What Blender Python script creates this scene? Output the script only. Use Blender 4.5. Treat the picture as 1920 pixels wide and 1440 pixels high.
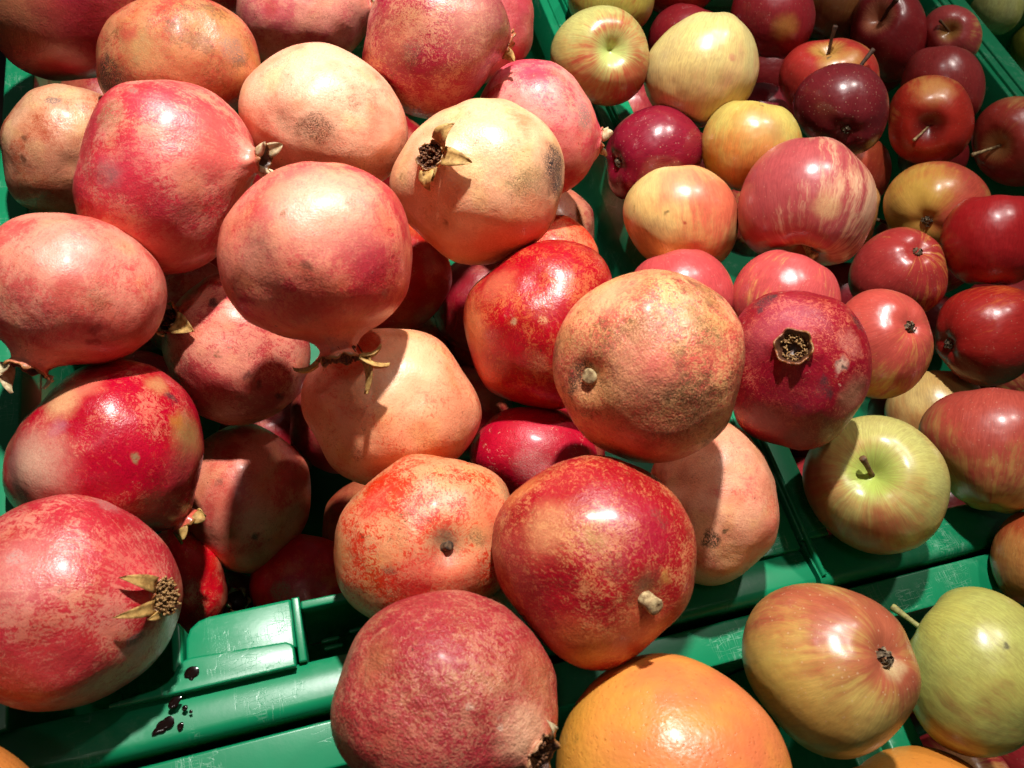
import bpy, bmesh, math, random
import numpy as np
from mathutils import Vector, Matrix, noise as mnoise

# ------------------------------------------------------------------ camera, world, lights
scene = bpy.context.scene
for o in list(bpy.data.objects): bpy.data.objects.remove(o)
COL = scene.collection
FPX, CX, CY, CAMH = 1450.0, 960.0, 720.0, 0.415
RX = np.array([0.95185844, -0.13534399, 0.27504094])
RY = np.array([-0.25212855, -0.85599199, 0.45134123])
RZ = np.array([0.17434652, -0.49895863, -0.84890728])
M3 = np.stack([RX, RY, RZ])
CAM = np.array([0, 0, CAMH])
cam = bpy.data.objects.new('camera', bpy.data.cameras.new('camera'))
COL.objects.link(cam)
r_, u_, b_ = M3 @ [1, 0, 0], M3 @ [0, -1, 0], M3 @ [0, 0, -1]
cam.matrix_world = Matrix(((r_[0], u_[0], b_[0], 0), (r_[1], u_[1], b_[1], 0), (r_[2], u_[2], b_[2], CAMH), (0, 0, 0, 1)))
cam.data.sensor_width = 36.0
cam.data.lens = 36.0 * FPX / 1920.0
cam.data.clip_start, cam.data.clip_end = 0.01, 50
cam.data.dof.use_dof = True
cam.data.dof.focus_distance = 0.47
cam.data.dof.aperture_fstop = 16.0
scene.camera = cam
scene.render.resolution_x, scene.render.resolution_y = 1024, 768

world = bpy.data.worlds.new('World'); scene.world = world; world.use_nodes = True
bg = world.node_tree.nodes['Background']
bg.inputs[0].default_value = (1.0, 0.93, 0.86, 1); bg.inputs[1].default_value = 0.045

def spot(name, loc, target, power, size, blend, radius, col):
    l = bpy.data.lights.new(name, 'SPOT'); l.energy = power; l.spot_size = math.radians(size)
    l.spot_blend = blend; l.shadow_soft_size = radius; l.color = col
    o = bpy.data.objects.new(name, l); COL.objects.link(o); o.location = loc
    o.rotation_euler = (Vector(target) - Vector(loc)).to_track_quat('-Z', 'Y').to_euler()
    return o
# the shop's ceiling spotlights: one strong over the pomegranates, weaker ones over the apples, plus an added far fill
spot('shop_spotlight', (0.13, 0.65, 1.12), (0.08, 0.27, 0.0), 108, 57, 1.0, 0.024, (1.0, 0.955, 0.905))
spot('apple_spotlight', (0.62, 0.62, 1.25), (0.50, 0.36, 0.0), 27, 62, 1.0, 0.03, (1.0, 0.93, 0.85))
spot('aisle_spotlight', (-0.35, -0.10, 1.60), (0.15, 0.25, 0.0), 3, 80, 1.0, 0.06, (1.0, 0.93, 0.86))
spot('far_added_fill', (1.00, 0.80, 1.25), (0.95, 0.60, 0.0), 14, 50, 1.0, 0.03, (1.0, 0.93, 0.85))  # added fill light, only brightens the pale green apples in the far crate
vs = scene.view_settings
vs.view_transform = 'Standard'; vs.look = 'None'; vs.exposure = 0.0; vs.gamma = 1.0
scene.render.engine = 'CYCLES'
scene.cycles.max_bounces = 3; scene.cycles.diffuse_bounces = 3; scene.cycles.glossy_bounces = 1; scene.cycles.transmission_bounces = 1
scene.cycles.caustics_reflective = False; scene.cycles.caustics_refractive = False; scene.cycles.use_light_tree = False

# ------------------------------------------------------------------ helpers
def lin(h):
    h = h.lstrip('#'); c = [int(h[i:i+2], 16) / 255 for i in (0, 2, 4)]
    return tuple((v / 12.92 if v <= .04045 else ((v + .055) / 1.055) ** 2.4) for v in c) + (1.0,)
def ray(px, py):
    v = M3 @ np.array([(px - CX) / FPX, (py - CY) / FPX, 1.0]); return v / np.linalg.norm(v)
def unit(v): v = np.asarray(v, float); return v / (np.linalg.norm(v) + 1e-12)
def on_plane(px, py, z):
    v = ray(px, py); return CAM + v * ((z - CAMH) / v[2])
def link(name, me, parent=None, mat=None):
    o = bpy.data.objects.new(name, me); COL.objects.link(o)
    if parent is not None: o.parent = parent
    if mat is not None and me is not None: me.materials.append(mat)
    return o
def thing(name, label, cat, loc, group=None):
    o = bpy.data.objects.new(name, None); COL.objects.link(o); o.location = loc
    o.empty_display_size = 0.01
    o['label'] = label; o['category'] = cat
    if group: o['group'] = group
    return o
def mesh(verts, faces, smooth=True):
    me = bpy.data.meshes.new('m'); me.from_pydata([tuple(v) for v in verts], [], faces)
    if smooth: me.polygons.foreach_set('use_smooth', [True] * len(me.polygons))
    me.update(); return me

# ------------------------------------------------------------------ node helpers
class NT:
    def __init__(s, tree): s.t = tree; s.n = tree.nodes; s.l = tree.links
    def put(s, sock, v):
        if isinstance(v, bpy.types.NodeSocket): s.l.new(v, sock)
        elif v is not None:
            try: sock.default_value = v
            except Exception: sock.default_value = (v, v, v)
    def math(s, op, a, b=None, c=None, clamp=False):
        n = s.n.new('ShaderNodeMath'); n.operation = op; n.use_clamp = clamp
        for i, v in enumerate((a, b, c)):
            if v is not None: s.put(n.inputs[i], v)
        return n.outputs[0]
    def vec(s, op, a, b=None, scale=None):
        n = s.n.new('ShaderNodeVectorMath'); n.operation = op
        s.put(n.inputs[0], a)
        if b is not None: s.put(n.inputs[1], b)
        if scale is not None: s.put(n.inputs['Scale'], scale)
        return n.outputs['Value'] if op in ('DISTANCE', 'DOT_PRODUCT', 'LENGTH') else n.outputs[0]
    def noise(s, v, scale, detail=3, rough=.55, dist=0.0):
        n = s.n.new('ShaderNodeTexNoise'); s.put(n.inputs['Vector'], v)
        for k, x in (('Scale', scale), ('Detail', detail), ('Roughness', rough), ('Distortion', dist)): s.put(n.inputs[k], x)
        return n.outputs['Fac'], n.outputs['Color']
    def voro(s, v, scale, feature='F1', rnd=1.0):
        n = s.n.new('ShaderNodeTexVoronoi'); n.feature = feature; s.put(n.inputs['Vector'], v)
        s.put(n.inputs['Scale'], scale); s.put(n.inputs['Randomness'], rnd)
        return n.outputs['Distance'], (n.outputs['Color'] if feature == 'F1' else None)
    def ss(s, x, a, b, lo=0.0, hi=1.0):
        n = s.n.new('ShaderNodeMapRange'); n.interpolation_type = 'SMOOTHSTEP'
        for i, v in enumerate((x, a, b, lo, hi)): s.put(n.inputs[i], v)
        return n.outputs[0]
    def mix(s, fac, a, b, blend='MIX'):
        n = s.n.new('ShaderNodeMix'); n.data_type = 'RGBA'; n.blend_type = blend
        s.put(n.inputs[0], fac); s.put(n.inputs[6], a); s.put(n.inputs[7], b); return n.outputs[2]
    def attr(s, name):
        n = s.n.new('ShaderNodeAttribute'); n.attribute_name = name; return n
    def sep(s, v):
        n = s.n.new('ShaderNodeSeparateXYZ'); s.put(n.inputs[0], v); return n.outputs
    def comb(s, x, y, z):
        n = s.n.new('ShaderNodeCombineXYZ'); s.put(n.inputs[0], x); s.put(n.inputs[1], y); s.put(n.inputs[2], z); return n.outputs[0]
def new_mat(name):
    m = bpy.data.materials.new(name); m.use_nodes = True
    return m, NT(m.node_tree), m.node_tree.nodes['Principled BSDF']
def new_group(name, ins, outs):
    g = bpy.data.node_groups.new(name, 'ShaderNodeTree')
    for n, t, d in ins:
        sck = g.interface.new_socket(n, in_out='INPUT', socket_type=t)
        sck.default_value = d
    for n, t in outs: g.interface.new_socket(n, in_out='OUTPUT', socket_type=t)
    N = NT(g); gi = g.nodes.new('NodeGroupInput'); go = g.nodes.new('NodeGroupOutput')
    return g, N, gi.outputs, go.inputs
F_, V_, C_ = 'NodeSocketFloat', 'NodeSocketVector', 'NodeSocketColor'

# ------------------------------------------------------------------ skins as shared node groups
def pom_group():
    g, N, i, o = new_group('pomegranate_skin',
        [('P', V_, (0, 0, 0)), ('Seed', F_, 0), ('Pale', C_, (.8, .5, .35, 1)), ('Red', C_, (.5, .05, .06, 1)), ('Amount', F_, .5),
         ('Mottle', F_, .5), ('Streak', F_, .3), ('Russet', F_, .3), ('Pits', F_, .3), ('Scratch', F_, .3), ('Neck', F_, 0)],
        [('Color', C_), ('Warp', V_), ('Fine', F_), ('Rough', F_), ('Height', F_)])
    off = N.comb(i['Seed'], N.math('MULTIPLY', i['Seed'], 1.7), N.math('MULTIPLY', i['Seed'], -2.3))
    q = N.vec('ADD', i['P'], off)
    wn = N.noise(q, 5.0, 2, .65)[1]
    warp = N.vec('ADD', i['P'], N.vec('SCALE', N.vec('SUBTRACT', wn, (.5, .5, .5)), scale=.26))
    wq = N.vec('ADD', warp, off)
    n1 = N.noise(warp if False else q, 1.6, 2, .55)[0]
    n2 = N.noise(wq, 9.0, 5, .74)[0]
    n2b = N.noise(wq, 44.0, 2, .6)[0]
    sx = N.sep(i['P'])
    lo = N.sep(N.vec('NORMALIZE', N.comb(sx[0], sx[1], 0.0)))
    sv = N.comb(N.math('MULTIPLY', lo[0], 9.0), N.math('MULTIPLY', lo[1], 9.0), N.math('MULTIPLY', sx[2], 1.6))
    st = N.noise(N.vec('ADD', sv, N.vec('SCALE', wq, scale=2.5)), 1.8, 4, .72)[0]
    m = N.math('ADD', n1, N.math('MULTIPLY', N.math('SUBTRACT', n2, .5), N.math('MULTIPLY', i['Mottle'], 1.2)))
    m = N.math('ADD', m, N.math('MULTIPLY', N.math('SUBTRACT', n2b, .5), N.math('MULTIPLY', i['Mottle'], 1.5)))
    m = N.math('ADD', m, N.math('MULTIPLY', N.math('SUBTRACT', st, .5), i['Streak']))
    th = N.math('SUBTRACT', .82, N.math('MULTIPLY', i['Amount'], .64))
    red = N.ss(m, N.math('SUBTRACT', th, .12), N.math('ADD', th, .12))
    col = N.mix(red, i['Pale'], i['Red'])
    ch = N.sep(N.noise(q, 2.5, 1, .6)[1])
    # tone drift: deeper and yellower areas, finely broken up
    brk = N.math('MULTIPLY', N.math('SUBTRACT', n2b, .5), .35)
    col = N.mix(N.ss(N.math('ADD', ch[0], brk), .48, .72, 0, .5), col, N.mix(1.0, col, (.80, .52, .42, 1), 'MULTIPLY'))
    col = N.mix(N.ss(N.math('ADD', ch[1], brk), .50, .70, 0, .6), col, N.mix(1.0, col, (1.0, 1.20, .95, 1), 'MULTIPLY'))
    # flecks drawn out along the meridians: red ones on pale skin, pale ones on red skin
    fv = N.comb(N.math('MULTIPLY', lo[0], 22.0), N.math('MULTIPLY', lo[1], 22.0), N.math('MULTIPLY', sx[2], 8.0))
    fl = N.noise(N.vec('ADD', fv, N.vec('SCALE', wq, scale=6.0)), 1.0, 3, .7)[0]
    fla = N.ss(ch[2], .35, .6, .35, 1.0)
    col = N.mix(N.math('MULTIPLY', N.ss(fl, .53, .66), N.math('MULTIPLY', fla, N.math('ADD', .18, N.math('MULTIPLY', i['Mottle'], .5)))), col, i['Red'])
    col = N.mix(N.math('MULTIPLY', N.ss(fl, .34, .46, 1, 0), N.math('MULTIPLY', fla, N.math('MULTIPLY', i['Mottle'], .65))), col, i['Pale'])
    # overall fine grain
    col = N.mix(1.0, col, N.mix(N.ss(n2b, .3, .7), (.86, .80, .78, 1), (1.10, 1.14, 1.12, 1)), 'MULTIPLY')
    # fine dots
    fine = N.noise(wq, 60.0, 2, .7)[0]
    dots = N.ss(fine, .60, .66)
    col = N.mix(N.math('MULTIPLY', N.math('MULTIPLY', dots, N.ss(ch[2], .42, .6)), .7), col, N.mix(1.0, col, (.42, .25, .2, 1), 'MULTIPLY'))
    # russet: netted brown patches
    rp = N.noise(N.vec('ADD', wq, (11.0, 2.0, 5.0)), 2.6, 3, .65)[0]
    rth = N.math('SUBTRACT', .80, N.math('MULTIPLY', i['Russet'], .34))
    rm = N.ss(N.math('ADD', rp, N.math('MULTIPLY', N.math('SUBTRACT', fine, .5), .65)), rth, N.math('ADD', rth, .13))
    rcol = N.mix(N.ss(n2, .4, .62), lin('7e5c30'), lin('4c2e1a'))
    col = N.mix(N.math('MULTIPLY', rm, .72), col, rcol)
    # pits: small dark scabs
    pv, pc = N.voro(wq, 6.5); pcs = N.sep(pc)
    psel = N.ss(pcs[1], N.math('SUBTRACT', 1.0, N.math('MULTIPLY', i['Pits'], .8)), N.math('SUBTRACT', 1.03, N.math('MULTIPLY', i['Pits'], .8)))
    psz = N.math('MULTIPLY', N.math('POWER', pcs[2], 2.0), .10)
    pit = N.math('MULTIPLY', N.ss(pv, psz, N.math('ADD', psz, .045), 1, 0), psel)
    pit = N.math('MULTIPLY', pit, N.ss(fine, .40, .52))
    col = N.mix(N.math('MULTIPLY', pit, .85), col, lin('3a2216'))
    # scratches
    sq = N.vec('MULTIPLY', wq, (4.0, 11.0, 7.0))
    e1 = N.math('ABSOLUTE', N.math('SUBTRACT', N.noise(N.vec('ADD', sq, N.vec('SCALE', wn, scale=1.5)), 1.1, 1, .6)[0], .5))
    sm0 = N.math('SUBTRACT', .78, N.math('MULTIPLY', i['Scratch'], .28))
    smask = N.ss(N.noise(N.vec('ADD', q, (5.0, 5.0, 1.0)), 7.0, 1)[0], sm0, N.math('ADD', sm0, .06))
    scr = N.math('MULTIPLY', N.ss(e1, .006, .018, 1, 0), smask)
    col = N.mix(N.math('MULTIPLY', scr, .7), col, N.mix(N.ss(n1, .45, .55), lin('5a3a26'), lin('c8a088')))
    # neck: paler, woody towards the rim
    col = N.mix(N.ss(i['Neck'], .15, .8, 0, .6), col, N.mix(1.0, i['Pale'], (1.0, .92, .8, 1), 'MULTIPLY'))
    col = N.mix(N.ss(N.math('ADD', i['Neck'], N.math('MULTIPLY', N.math('SUBTRACT', n2b, .5), .5)), .80, 1.0), col, lin('8a6238'))
    rough = N.math('ADD', N.math('MULTIPLY', n2, .22), N.math('ADD', .24, N.math('MULTIPLY', rm, .22)))
    h = N.math('ADD', N.math('MULTIPLY', N.noise(q, 46.0, 2, .6)[0], .55), N.math('MULTIPLY', N.noise(q, 8.0, 1, .6)[0], .9))
    hs = N.n.new('ShaderNodeHueSaturation'); hs.inputs['Saturation'].default_value = 1.06; N.put(hs.inputs['Color'], col); col = hs.outputs[0]
    for k, v in (('Color', col), ('Warp', warp), ('Fine', fine), ('Rough', rough), ('Height', h)): N.put(o[k], v)
    return g

def apple_group():
    g, N, i, o = new_group('apple_skin',
        [('P', V_, (0, 0, 0)), ('Seed', F_, 0), ('Ground', C_, (.7, .6, .2, 1)), ('Red', C_, (.4, .02, .03, 1)), ('Amount', F_, .5), ('Stripe', F_, .5),
         ('Side', V_, (0, 0, 1)), ('Dots', F_, .5), ('Cavity', C_, (.5, .55, .2, 1))],
        [('Color', C_), ('Warp', V_), ('Fine', F_), ('Rough', F_), ('Height', F_)])
    off = N.comb(i['Seed'], N.math('MULTIPLY', i['Seed'], 1.7), N.math('MULTIPLY', i['Seed'], -2.3))
    q = N.vec('ADD', i['P'], off)
    wn = N.noise(q, 4.0, 2, .6)[1]
    warp = N.vec('ADD', i['P'], N.vec('SCALE', N.vec('SUBTRACT', wn, (.5, .5, .5)), scale=.25))
    sx = N.sep(i['P'])
    lo = N.sep(N.vec('NORMALIZE', N.comb(sx[0], sx[1], 0.0)))
    sv = N.comb(N.math('MULTIPLY', lo[0], 7.0), N.math('MULTIPLY', lo[1], 7.0), N.math('MULTIPLY', sx[2], 1.1))
    sv = N.vec('ADD', sv, off)
    s1 = N.noise(N.vec('ADD', sv, N.vec('SCALE', wn, scale=.8)), 1.3, 3, .68)[0]
    s2 = N.noise(N.vec('ADD', sv, N.vec('SCALE', wn, scale=.5)), 5.5, 3, .72)[0]
    side = N.vec('DOT_PRODUCT', i['P'], i['Side'])
    big = N.noise(q, 1.4, 2, .5)[0]
    m = N.math('ADD', N.math('MULTIPLY', side, .26), N.math('ADD', N.math('MULTIPLY', N.math('SUBTRACT', big, .5), .7), .5))
    m = N.math('ADD', m, N.math('MULTIPLY', N.math('SUBTRACT', s1, .5), N.math('MULTIPLY', i['Stripe'], 1.3)))
    m = N.math('ADD', m, N.math('MULTIPLY', N.math('SUBTRACT', s2, .5), N.math('MULTIPLY', i['Stripe'], .8)))
    th = N.math('SUBTRACT', 1.0, i['Amount'])
    red = N.ss(m, N.math('SUBTRACT', th, .24), N.math('ADD', th, .24))
    gnd = N.mix(N.ss(big, .35, .65, 0, .6), i['Ground'], N.mix(1.0, i['Ground'], (1.12, 1.0, .8, 1), 'MULTIPLY'))
    midc = N.mix(.5, gnd, i['Red'])
    col = N.mix(N.ss(red, 0, .55), gnd, midc)
    col = N.mix(N.ss(red, .4, 1.0), col, i['Red'])
    col = N.mix(N.ss(N.noise(q, 3.0, 2)[0], .45, .7, 0, .4), col, N.mix(1.0, col, (.78, .70, .74, 1), 'MULTIPLY'))
    # stem cavity keeps the ground colour
    col = N.mix(N.ss(N.math('ADD', sx[2], N.math('MULTIPLY', N.math('SUBTRACT', s2, .5), .16)), .88, .985, 0, .85), col, i['Cavity'])
    dv, dc = N.voro(q, 15.0)
    dsz = N.math('ADD', .07, N.math('MULTIPLY', N.sep(dc)[1], .09))
    dots = N.math('MULTIPLY', N.ss(dv, dsz, N.math('ADD', dsz, .07), 1, 0), N.ss(N.sep(dc)[0], .30, .36))
    col = N.mix(1.0, col, N.mix(N.ss(s2, .3, .7), (.84, .80, .80, 1), (1.12, 1.16, 1.10, 1)), 'MULTIPLY')
    col = N.mix(N.math('MULTIPLY', dots, N.math('MULTIPLY', i['Dots'], .45)), col, lin('dcbc98'))
    fine = N.noise(q, 50.0, 2, .7)[0]
    rough = N.math('ADD', .20, N.math('MULTIPLY', N.math('ADD', s2, big), .14))
    h = N.math('ADD', N.math('MULTIPLY', N.noise(q, 5.0, 1)[0], .9), N.math('MULTIPLY', N.noise(q, 60.0, 0)[0], .05))
    for k, v in (('Color', col), ('Warp', warp), ('Fine', fine), ('Rough', rough), ('Height', h)): N.put(o[k], v)
    return g

def citrus_group():
    g, N, i, o = new_group('citrus_peel',
        [('P', V_, (0, 0, 0)), ('Seed', F_, 0), ('Ground', C_, (.7, .35, .05, 1)), ('Red', C_, (.6, .2, .1, 1)), ('Amount', F_, .5), ('Side', V_, (0, 0, 1))],
        [('Color', C_), ('Warp', V_), ('Fine', F_), ('Rough', F_), ('Height', F_)])
    off = N.comb(i['Seed'], N.math('MULTIPLY', i['Seed'], 1.7), N.math('MULTIPLY', i['Seed'], -2.3))
    q = N.vec('ADD', i['P'], off)
    wn = N.noise(q, 6.0, 3)[1]
    warp = N.vec('ADD', i['P'], N.vec('SCALE', N.vec('SUBTRACT', wn, (.5, .5, .5)), scale=.1))
    wq = N.vec('ADD', warp, off)
    big = N.noise(q, 1.6, 3)[0]
    m = N.math('ADD', N.math('MULTIPLY', N.vec('DOT_PRODUCT', i['P'], i['Side']), .5), big)
    col = N.mix(N.ss(m, N.math('SUBTRACT', 1.15, i['Amount']), N.math('SUBTRACT', 1.75, i['Amount'])), i['Ground'], i['Red'])
    pv, pc = N.voro(wq, 24.0)
    sel = N.sep(pc)[0]
    pore = N.ss(pv, .02, N.math('ADD', .16, N.math('MULTIPLY', sel, .2)), 1, 0)
    col = N.mix(N.math('MULTIPLY', pore, .30), col, N.mix(1.0, col, (.75, .45, .3, 1), 'MULTIPLY'))
    fine = N.noise(q, 50.0, 4, .7)[0]
    h = N.math('ADD', N.math('MULTIPLY', pore, -.9), N.math('MULTIPLY', N.noise(q, 18.0, 2)[0], 1.1))
    rough = N.math('ADD', .24, N.math('MULTIPLY', fine, .1))
    for k, v in (('Color', col), ('Warp', warp), ('Fine', fine), ('Rough', rough), ('Height', h)): N.put(o[k], v)
    return g
PG, AG, CG = pom_group(), apple_group(), citrus_group()

def skin_mat(name, group, vals, patches, bump=(.55, .0012), rough_add=0.0, coat=.18):
    m, N, B = new_mat(name)
    gn = N.n.new('ShaderNodeGroup'); gn.node_tree = group
    N.l.new(N.attr('unit_pos').outputs['Vector'], gn.inputs['P'])
    for k, v in vals.items(): gn.inputs[k].default_value = v
    if 'Neck' in gn.inputs: N.l.new(N.attr('neck').outputs['Fac'], gn.inputs['Neck'])
    col, rough, h = gn.outputs['Color'], gn.outputs['Rough'], gn.outputs['Height']
    for pos, rad, c, kind, st in patches:
        soft = {'wash': .75, 'scab': .45, 'dot': .6, 'net': .6}[kind]
        dist = N.vec('DISTANCE', gn.outputs['Warp'], tuple(pos))
        mk = N.ss(dist, rad * (1 - soft), rad * (1 + soft * .6), st, 0)
        if kind in ('scab', 'net'):
            mk = N.math('MULTIPLY', mk, N.ss(gn.outputs['Fine'], .40, .52) if kind == 'scab' else N.ss(gn.outputs['Fine'], .44, .60, .22, 1.0))
        if kind == 'dot': mk = N.math('MULTIPLY', mk, N.ss(gn.outputs['Fine'], .28, .46))
        if kind == 'wash': mk = N.math('MULTIPLY', mk, N.ss(gn.outputs['Fine'], .25, .6, .55, 1.0))
        col = N.mix(mk, col, lin(c))
        if kind != 'wash':
            rough = N.math('ADD', rough, N.math('MULTIPLY', mk, .3))
    if 'Neck' in gn.inputs:
        col = N.mix(N.ss(N.attr('inside').outputs['Fac'], .2, .7), col, lin('4a2a1a'))
    bn = N.n.new('ShaderNodeBump'); bn.inputs['Strength'].default_value = bump[0]; bn.inputs['Distance'].default_value = bump[1]
    N.put(bn.inputs['Height'], h); N.l.new(bn.outputs[0], B.inputs['Normal'])
    N.put(B.inputs['Base Color'], col); N.put(B.inputs['Roughness'], N.math('ADD', rough, rough_add))
    B.inputs['Coat Weight'].default_value = coat; B.inputs['Coat Roughness'].default_value = .22
    B.inputs['Specular IOR Level'].default_value = .45
    return m
def plain_mat(name, c1, c2, scale=300.0, rough=.7, bump=.3, dist=.0006, detail=5):
    m, N, B = new_mat(name)
    tc = N.n.new('ShaderNodeTexCoord').outputs['Object']
    f, _ = N.noise(tc, scale, detail, .65)
    N.put(B.inputs['Base Color'], N.mix(N.ss(f, .35, .65), lin(c1), lin(c2)))
    B.inputs['Roughness'].default_value = rough
    bn = N.n.new('ShaderNodeBump'); bn.inputs['Strength'].default_value = bump; bn.inputs['Distance'].default_value = dist
    N.put(bn.inputs['Height'], f); N.l.new(bn.outputs[0], B.inputs['Normal'])
    return m
MAT_SEPAL = plain_mat('dried_sepal', 'c8a25c', '8a6430', 260)
MAT_SEPAL_RED = plain_mat('fresh_sepal', 'c87050', 'b08048', 180)
MAT_SEPAL_PALE = plain_mat('pale_dried_sepal', 'd8c8a0', 'a08860', 260)
MAT_STAMEN = plain_mat('dried_stamens', '8a5a34', '4a2a18', 900)
MAT_STAMEN_PALE = plain_mat('pale_stamens', 'b08a54', '6a4424', 900)
MAT_STUB = plain_mat('woody_stem', 'c8b080', '7a6040', 420, .85, .6, .001)
MAT_STUB_DARK = plain_mat('dark_woody_stem', '6a5038', '2e2016', 420, .85, .6, .001)
MAT_ASTEM = plain_mat('apple_stem', '7a5a34', '4a3020', 350)
MAT_ASTEM_DARK = plain_mat('dark_apple_stem', '3a2418', '5a3a28', 350)
MAT_ASTEM_GREEN = plain_mat('green_apple_stem', '9a9a58', '7a7040', 350)
MAT_CALYX = plain_mat('apple_calyx', '3a2a1c', '8a7a60', 500, .9)

# ------------------------------------------------------------------ fruit geometry
def circ(cx, cy, rx, ry=None):
    ry = ry or rx
    return [(cx + rx * math.cos(t * math.pi / 6), cy + ry * math.sin(t * math.pi / 6)) for t in range(12)]

class Fruit:
    """Place and size of one fruit: centre, mean radius and how its girth varies round the line of sight it was measured along."""
    def __init__(s, outline, depth, order=6):
        pts = np.array(outline, float)
        x, y = pts[:, 0], pts[:, 1]; x2, y2 = np.roll(x, -1), np.roll(y, -1); a = x * y2 - x2 * y
        A = a.sum() / 2; c = (((x + x2) * a).sum() / (6 * A), ((y + y2) * a).sum() / (6 * A))
        s.cdir = ray(*c); s.depth = depth; s.c = CAM + s.cdir * depth
        s.ez = -s.cdir; s.ex = unit(r_ - s.cdir * (r_ @ s.cdir)); s.ey = np.cross(s.ez, s.ex)
        ang, R = [], []
        for k in range(len(pts)):
            for t in (0, .5):
                p = pts[k]
                if t:   # midpoints pushed out to follow the curve
                    p = (pts[k] + pts[(k + 1) % len(pts)]) / 2
                v = ray(*p); tt = v - s.cdir * (v @ s.cdir)
                ang.append(math.atan2(tt @ s.ey, tt @ s.ex)); rr = depth * np.linalg.norm(tt)
                if t:
                    ch = np.linalg.norm(pts[k] - pts[(k + 1) % len(pts)]) * depth / FPX / 2
                    rr += ch * ch / (2 * max(rr, 1e-4)) * .9
                R.append(rr)
        ang, R = np.array(ang), np.array(R); s.r = float(R.mean())
        w = np.ones(len(R))
        B = [np.ones_like(ang)]
        for k in range(1, order + 1): B += [np.cos(k * ang), np.sin(k * ang)]
        B = np.stack(B, 1)
        reg = np.diag([0] + [1e-3 * (k // 2 + 1) ** 3 for k in range(2 * order)])
        s.co = np.linalg.solve(B.T @ B + reg, B.T @ R); s.order = order
        s.r = float(s.co[0])
    def girth(s, u):
        """factor for unit directions u (n,3)"""
        ux, uy = u @ s.ex, u @ s.ey
        ang = np.arctan2(uy, ux); ss_ = np.clip(ux * ux + uy * uy, 0, 1)
        R = np.full(len(u), s.co[0])
        for k in range(1, s.order + 1): R += s.co[2 * k - 1] * np.cos(k * ang) + s.co[2 * k] * np.sin(k * ang)
        return 1 + (R / s.r - 1) * ss_
    def hit(s, px, py):
        """unit direction from the centre to where the line through a picture point meets the fruit (or its nearest rim)"""
        v = ray(px, py); cc = s.c - CAM; b = v @ cc; disc = b * b - (cc @ cc - s.r ** 2)
        p = CAM + v * (b - math.sqrt(disc)) if disc > 0 else CAM + v * b
        return unit(p - s.c)

def frame(axis):
    z = unit(axis); t = np.array([0, 0, 1.0]) if abs(z[2]) < .9 else np.array([1.0, 0, 0])
    x = unit(np.cross(t, z)); y = np.cross(z, x); return np.stack([x, y, z])   # rows: local axes in world

def lathe(fr, rows, seg, Fm, lump, seed, radial=None):
    """rows: list of (z, rho, neck, inside); returns mesh with unit_pos, neck, inside attributes (verts relative to the centre)"""
    th = np.arange(seg) * 2 * math.pi / seg
    V, U, NK, IN = [], [], [], []
    for z, rho, nk, ins in rows:
        if rho < 1e-6:
            V.append((0, 0, z)); U.append((0, 0, 1 if z > 0 else -1)); NK.append(nk); IN.append(ins)
        else:
            for t in th:
                V.append((rho * math.cos(t), rho * math.sin(t), z)); NK.append(nk); IN.append(ins)
                U.append((rho * math.cos(t), rho * math.sin(t), z))
    V = np.array(V); U = np.array(U)
    if radial is not None: V = radial(V)
    W = V @ Fm                                   # to world directions
    nrm = np.linalg.norm(W, axis=1, keepdims=True); D = W / np.maximum(nrm, 1e-6)
    g = fr.girth(D)
    if lump:
        sv = Vector((seed * 3.1, seed * 1.3, -seed * 2.2))
        g = g * (1 + np.array([lump * (mnoise.noise(Vector(d) * 1.9 + sv) + .6 * mnoise.noise(Vector(d) * 3.7 + sv)) for d in D]))
    W = W * (g * fr.r)[:, None]
    faces, idx, prev = [], 0, None
    for z, rho, nk, ins in rows:
        cur = [idx] * seg if rho < 1e-6 else list(range(idx, idx + seg))
        idx += 1 if rho < 1e-6 else seg
        if prev is not None:
            for k in range(seg):
                a, b, c, d = prev[k], prev[(k + 1) % seg], cur[(k + 1) % seg], cur[k]
                f = [a, b, c, d]; f = [v for n, v in enumerate(f) if v not in f[:n]]
                if len(f) > 2: faces.append(f)
        prev = cur
    me = mesh(W, faces)
    at = me.attributes.new('unit_pos', 'FLOAT_VECTOR', 'POINT'); at.data.foreach_set('vector', U.ravel())
    for nm, v in (('neck', NK), ('inside', IN)):
        at = me.attributes.new(nm, 'FLOAT', 'POINT'); at.data.foreach_set('value', np.array(v, float))
    return me

def tube(path, radii, seg=8, cap=True):
    path = [np.array(p, float) for p in path]; V, Fc = [], []
    for k, p in enumerate(path):
        t = unit(path[min(k + 1, len(path) - 1)] - path[max(k - 1, 0)]); fm = frame(t)
        for a in range(seg):
            an = 2 * math.pi * a / seg
            V.append(p + radii[k] * (math.cos(an) * fm[0] + math.sin(an) * fm[1]))
        if k:
            o = (k - 1) * seg
            for a in range(seg): Fc.append([o + a, o + (a + 1) % seg, o + seg + (a + 1) % seg, o + seg + a])
    if cap:
        Fc.append(list(range(seg))[::-1]); Fc.append(list(range(len(V) - seg, len(V))))
    return V, Fc
def join(parts):
    V, Fc = [], []
    for v, f in parts:
        o = len(V); V += list(v); Fc += [[i + o for i in q] for q in f]
    return V, Fc

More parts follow.
